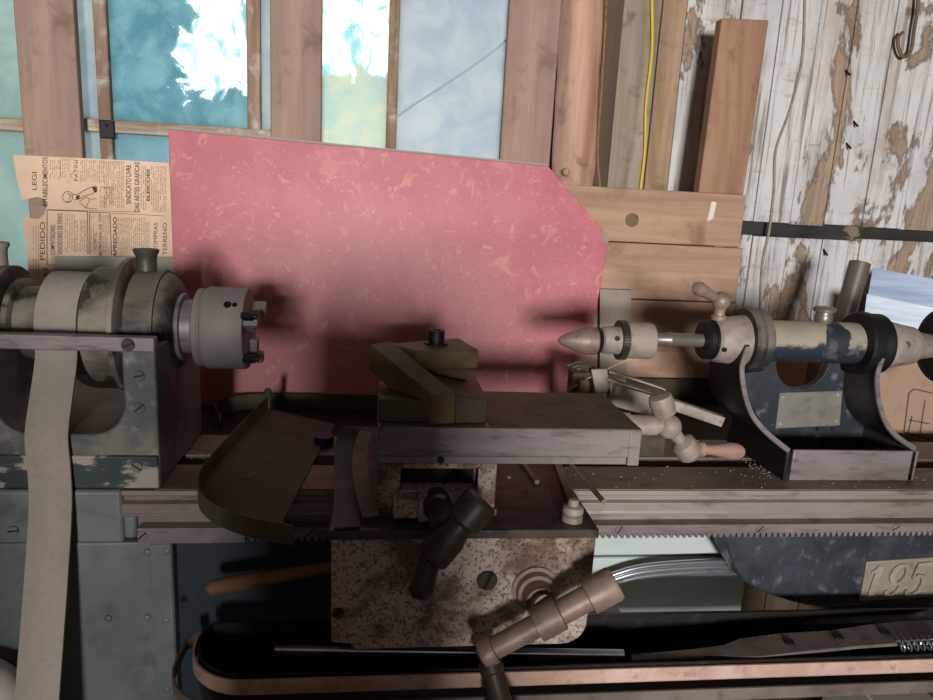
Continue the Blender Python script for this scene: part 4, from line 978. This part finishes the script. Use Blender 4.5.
# things behind the tailstock
b = B(); c0_, c1_ = P(860, 263, 0.335), P(826, 380, 0.295); d_ = (c1_ - c0_).normalized(); L_ = (c0_.z - 0.9) / -d_.z
rev(b, c0_, d_, [(0, 0.0155), (0.0, 0.0185), (0.042, 0.0185), (0.0425, 0.0180), (L_ - 0.012, 0.0180)], 36)
tag(obj('steel_tube', b, 'tube'), 'grey steel tube leaning upright behind the tailstock oil cup', 'tube')
def sheet(name, px_, Y, th_, mat, lab, cat, tilt=0.0):
    ps = [P(x, y, Y + tilt * (y - 268) / 100) for x, y in px_]
    b = B(); quadify(b, [ps, [p + V((0, th_, 0)) for p in ps]])
    return tag(obj(name, b, mat, None, 0.0), lab, cat)
def tilted(name, px_, Yl, Yr, zb, lab):
    # a sheet turned towards the left: its right end comes nearer
    A = P(px_[0][0], px_[0][1], Yl); Bq = P(px_[1][0], px_[1][1], Yr); C = P(px_[2][0], px_[2][1], Yr); D = P(px_[3][0], px_[3][1], Yl)
    if zb is not None: C = V((Bq.x, Bq.y - 0.01, zb)); D = V((D.x - 0.01, A.y - 0.01, zb))
    b = B(); t = V((0.0006, 0.0012, 0)); quadify(b, [[A, Bq, C, D], [p + t for p in (A, Bq, C, D)]])
    return tag(obj(name, b, 'chrome2' if 'upper' in lab else 'chrome'), lab, 'metal sheet')
tilted('bright_sheet', [(873, 268), (990, 289), (985, 340), (862, 330)], 0.46, 0.36, 0.9, 'upper shiny bluish metal sheet right of the steel tube')
tilted('bright_sheet', [(867, 294), (990, 319), (985, 360), (862, 360)], 0.405, 0.305, 0.9, 'lower shiny metal sheet standing in front of the bluish one')
bx_ = thing('cardboard_box', (0.9, 0.2, 0.9), 'brown cardboard box with a printed symbol on the bench behind the tailstock', 'box')
b = B(); zt = P(900, 352, 0.165).z
box(b, 0.70, 1.08, 0.165, 0.25, 0.9, zt); obj('carton', b, 'carton', bx_, 0.002)
b = B()
def bl2_(p, w=1.3, d=0.0005):
    n = [V((x, y)) for x, y in p]
    for a, c in zip(n, n[1:]):
        t = (c - a).normalized(); k = V((-t.y, t.x)) * w / 2
        b.faces.new([b.verts.new(P(z.x, z.y, 0.165 - d)) for z in (a + k, c + k, c - k, a - k)])
bl2_([(932, 393), (914, 389), (909, 393), (904, 432), (931, 440)]); bl2_([(925, 400), (920, 434)], 1.2); bl2_([(909, 420), (930, 424)], 1.2); bl2_([(912, 416), (908, 434)], 1.2)
obj('printed_symbol', b, 'ink', bx_)

# ------------------------------------------------------------------ trough below
def tz(x): return 0.7865 - x * 0.0035
tray = thing('chip_trough', (0.4, -0.19, 0.76), 'long black chip trough with a reddish brown rim strip below the lathe bed', 'trough')
def upath(yf, yb, xl, xr__, dz, r):
    pts = [V((xr__, yf, 0))]
    n = 10
    pts.append(V((xl + r, yf, 0)))
    for i in range(1, n + 1):
        a = math.radians(-90 - 90 * i / n); pts.append(V((xl + r + r * math.cos(a), yf + r + r * math.sin(a) * 1.0, 0)))
    pts.append(V((xl, yb - 0.012, 0))); pts.append(V((xl + 0.008, yb, 0)))
    pts.append(V((xr__, yb, 0)))
    return [V((p.x, p.y, tz(p.x) + dz)) for p in pts]
b = B(); U = upath(-0.243, -0.150, -0.182, 1.15, 0.0, 0.062)
strip(b, U[:-2], (0, 0, 1), 0.0165, 0.0022); p_ = obj('rim_strip', b, 'redstrip', tray); p_['label'] = 'reddish brown rim strip'
b = B(); U2 = upath(-0.2385, -0.150, -0.1775, 1.15, -0.012, 0.06); strip(b, U2, (0, 0, 1), 0.046, 0.002)
fl_ = [V((p.x, p.y, tz(p.x) - 0.034)) for p in U2[:]]
quadify(b, [fl_, [p + V((0, 0, -0.003)) for p in fl_]]); obj('pan', b, 'troughm', tray)
b = B(); strip(b, [V((0.15, -0.147, tz(0.15) + 0.001)), V((0.30, -0.147, tz(0.3) + 0.0)), V((0.46, -0.147, tz(0.46) - 0.001)), V((1.15, -0.147, tz(1.15) - 0.004))], (0, 0, 1), 0.022, 0.004)
obj('back_flange', b, 'strapm', tray)
for x in (-0.05, 0.9):
    b = B(); box(b, x - 0.015, x + 0.015, -0.22, -0.18, 0.0, tz(x) - 0.036); obj('leg', b, 'troughm', tray, 0.002)
# outer strap looped around the trough
b = B(); U3 = upath(-0.262, -0.143, -0.199, 1.15, -0.012, 0.068); strip(b, U3[:-1], (0, 0, 1), 0.014, 0.0022)
tag(obj('trough_strap', b, 'strapm'), 'dark dusty strap looped around the outside of the chip trough', 'strap')
# shiny rod, slotted bar, spring inside
b = B(); cyl(b, (-0.10, -0.17, tz(0) - 0.022 + 0.012), (0.28, -0.215, tz(0.28) + 0.004), 0.0058, None, 16); tag(obj('bright_rod', b, 'rod'), 'shiny steel rod lying lengthwise in the chip trough behind the crank', 'rod')
SB = lambda x, y: Q(x, y, 0.792 + (x - 632) * 0.00003)
up = [(631, 654), (690, 649), (722, 645), (740, 638), (780, 633), (830, 630), (870, 624), (900, 621), (945, 619)]
dn = [(945, 641), (905, 643), (860, 646), (800, 652), (760, 657), (740, 657), (720, 655), (690, 657), (632, 660)]
poly = [SB(x, y) for x, y in up + dn]
b = B(); quadify(b, [poly, [p + V((0, 0, -0.004)) for p in poly]])
sbar = tag(obj('slotted_bar', b, 'strapm', None, 0.001), 'long flat dusty bar with slots lying in the right part of the chip trough', 'bar')
for x, y in ((789, 643), (838, 637), (884, 632)):
    c_ = SB(x, y); b = B(); prism(b, [(c_.x - 0.006, c_.y - 0.004), (c_.x + 0.004, c_.y - 0.006), (c_.x + 0.007, c_.y + 0.004), (c_.x - 0.003, c_.y + 0.006)], 'z', c_.z - 0.001, c_.z + 0.0018)
    obj('slot', b, 'black', sbar)
b = B(); pts = []; c0_, c1_ = SB(898, 648), SB(950, 645); 
for i in range(97):
    t = i / 96; a = t * 2 * PI * 8; c_ = c0_ + (c1_ - c0_) * t; pts.append(c_ + V((0, 0.0055 * math.cos(a), 0.0055 * math.sin(a) + 0.002)))
tube(b, pts, 0.0011, 6); tag(obj('coil_spring', b, 'rod'), 'small shiny coil spring at the right end of the slotted bar', 'spring')

# pale cabinet under the bench, hose on it, things low down
b = B(); cb_ = thing('enamel_cabinet', (0.35, 0.03, 0), 'pale green enamel cabinet seen between the lathe bed and the chip trough', 'cabinet')
FYC = -0.018; zc = P(660, 556, FYC).z
box(b, 0.19, 0.535, FYC, 0.09, 0.0, zc - 0.002); obj('door', b, 'pale', cb_, 0.003)
b = B(); box(b, 0.19, 0.535, FYC, 0.09, zc + 0.001, 0.874); obj('body', b, 'pale', cb_, 0.003)
b = B(); pts = smooth([P(560, 606, -0.04), P(585, 592, -0.04), P(612, 580, -0.04), P(640, 572, -0.04), P(680, 568, -0.04), P(735, 566, -0.04), P(800, 567, -0.036), P(830, 568, -0.036)], 6)
hs = thing('conduit_bundle', P(680, 575, -0.04), 'bundle of shiny blue-grey conduits running in front of the pale cabinet', 'conduit')
for k, (o1, r_) in enumerate(((0.0075, 0.0040), (0.0, 0.0048), (-0.0075, 0.0036))):
    b = B(); tube(b, [p + V((0, 0, o1)) for p in pts], r_, 12); obj('conduit', b, 'rod', hs)
b = B(); a = P(600, 613, -0.05); box(b, a.x - 0.04, P(622, 616, -0.05).x, -0.055, -0.022, 0.0, a.z)
tag(obj('white_box', b, 'white', None, 0.004), 'low white box edge just right of the apron below the cabinet', 'box')
b = B(); box(b, Q(560, 690, 0.65).x, Q(690, 690, 0.65).x, -0.165, -0.085, 0.0, 0.645)
tag(obj('white_bin', b, 'white', None, 0.006), 'white bin top at the bottom edge below the chip trough', 'bin')
q = Q(728, 696, 0.65)
b = B(); rev(b, (q.x + 0.03, q.y, 0), (0, 0, 1), [(0, 0.05), (0.61, 0.05), (0.64, 0.045), (0.65, 0.035), (0.651, 0.0)], 32)
bt = tag(obj('brown_canister', b, 'rustdark'), 'brown round canister under the chip trough right of the white bin', 'canister')
b = B(); rev(b, (q.x + 0.03, q.y, 0.60), (0, 0, 1), [(0.0, 0.051), (0.004, 0.053), (0.012, 0.053), (0.016, 0.051)], 32, False); p_ = obj('green_band', b, 'greenp', bt); p_['label'] = 'green band'
b = B(); a, c = Q(862, 690, 0.62), Q(925, 690, 0.62); prism(b, [(a.x + 0.02, 0), (c.x + 0.02, 0), (c.x, 0.62), (a.x, 0.62)], 'y', -0.11, 0.0)
tag(obj('grey_carton', b, 'greycard', None, 0.002), 'pale grey carton at the bottom right edge under the chip trough', 'carton')
b = B(); c_ = P(-20, 695, -0.156); rev(b, (c_.x, -0.156, 0), (0, 0, 1), [(0, 0.043), (c_.z - 0.02, 0.043), (c_.z - 0.004, 0.042), (c_.z + 0.012, 0.037), (c_.z + 0.026, 0.027), (c_.z + 0.033, 0.012), (c_.z + 0.034, 0.0)], 40)
tag(obj('white_canister', b, 'white'), 'white round-topped canister at the lower left corner beside the belt', 'canister')

# swarf scattered on the bed and bench
b = B(); rs = random.Random(11)
for i in range(190):
    if i < 70: x, y, z = rs.uniform(0.24, 0.78), rs.uniform(-0.10, -0.03), 0.9366
    elif i < 105: x, y, z = rs.uniform(0.24, 0.75), rs.uniform(0.01, 0.08), 0.9354
    elif i < 145: x, y, z = rs.uniform(-0.23, -0.19), rs.uniform(-0.02, 0.08), 0.9356
    else: x, y, z = rs.gauss(0.515, 0.008), rs.uniform(-0.07, 0.0), 0.9366
    r = rs.uniform(0.0006, 0.0017); a = rs.uniform(0, 6.3)
    pts = [V((x + r * math.cos(a + k * 2.1) * rs.uniform(0.5, 1.3), y + r * math.sin(a + k * 2.1), z)) for k in range(3)]
    quadify(b, [pts, [p + V((0, 0, 0.0006)) for p in pts]])
tag(obj('metal_swarf', b, 'flakes'), 'scattered pale metal chips and dust lying on the lathe bed', 'swarf', None, 'stuff')

# ------------------------------------------------------------------ light
W_ = bpy.data.worlds.new('world'); S.world = W_; W_.use_nodes = True
bg = W_.node_tree.nodes['Background']; bg.inputs['Color'].default_value = (0.90, 0.98, 1.0, 1); bg.inputs['Strength'].default_value = 1.5
def area(name, loc, to, sx, sy, power, col):
    l = bpy.data.lights.new(name, 'AREA'); l.shape = 'RECTANGLE'; l.size = sx; l.size_y = sy; l.energy = power; l.color = col
    o = bpy.data.objects.new(name, l); COL.objects.link(o); o.location = loc
    o.rotation_euler = (V(to) - V(loc)).to_track_quat('-Z', 'Y').to_euler(); return o
area('daylight', (-0.118, -4.06, 1.44), (0.15, 0.0, 1.1), 0.6, 0.45, 215, (1.0, 0.97, 0.94))
area('daylight_wide', (-0.12, -4.15, 1.40), (0.2, 0.0, 1.2), 1.2, 1.0, 6, (0.95, 0.98, 1.0))

S.view_settings.view_transform = 'Standard'
S.view_settings.look = 'None'
S.view_settings.gamma = 1.0
S.view_settings.use_curve_mapping = False
S.view_settings.exposure = 0.0
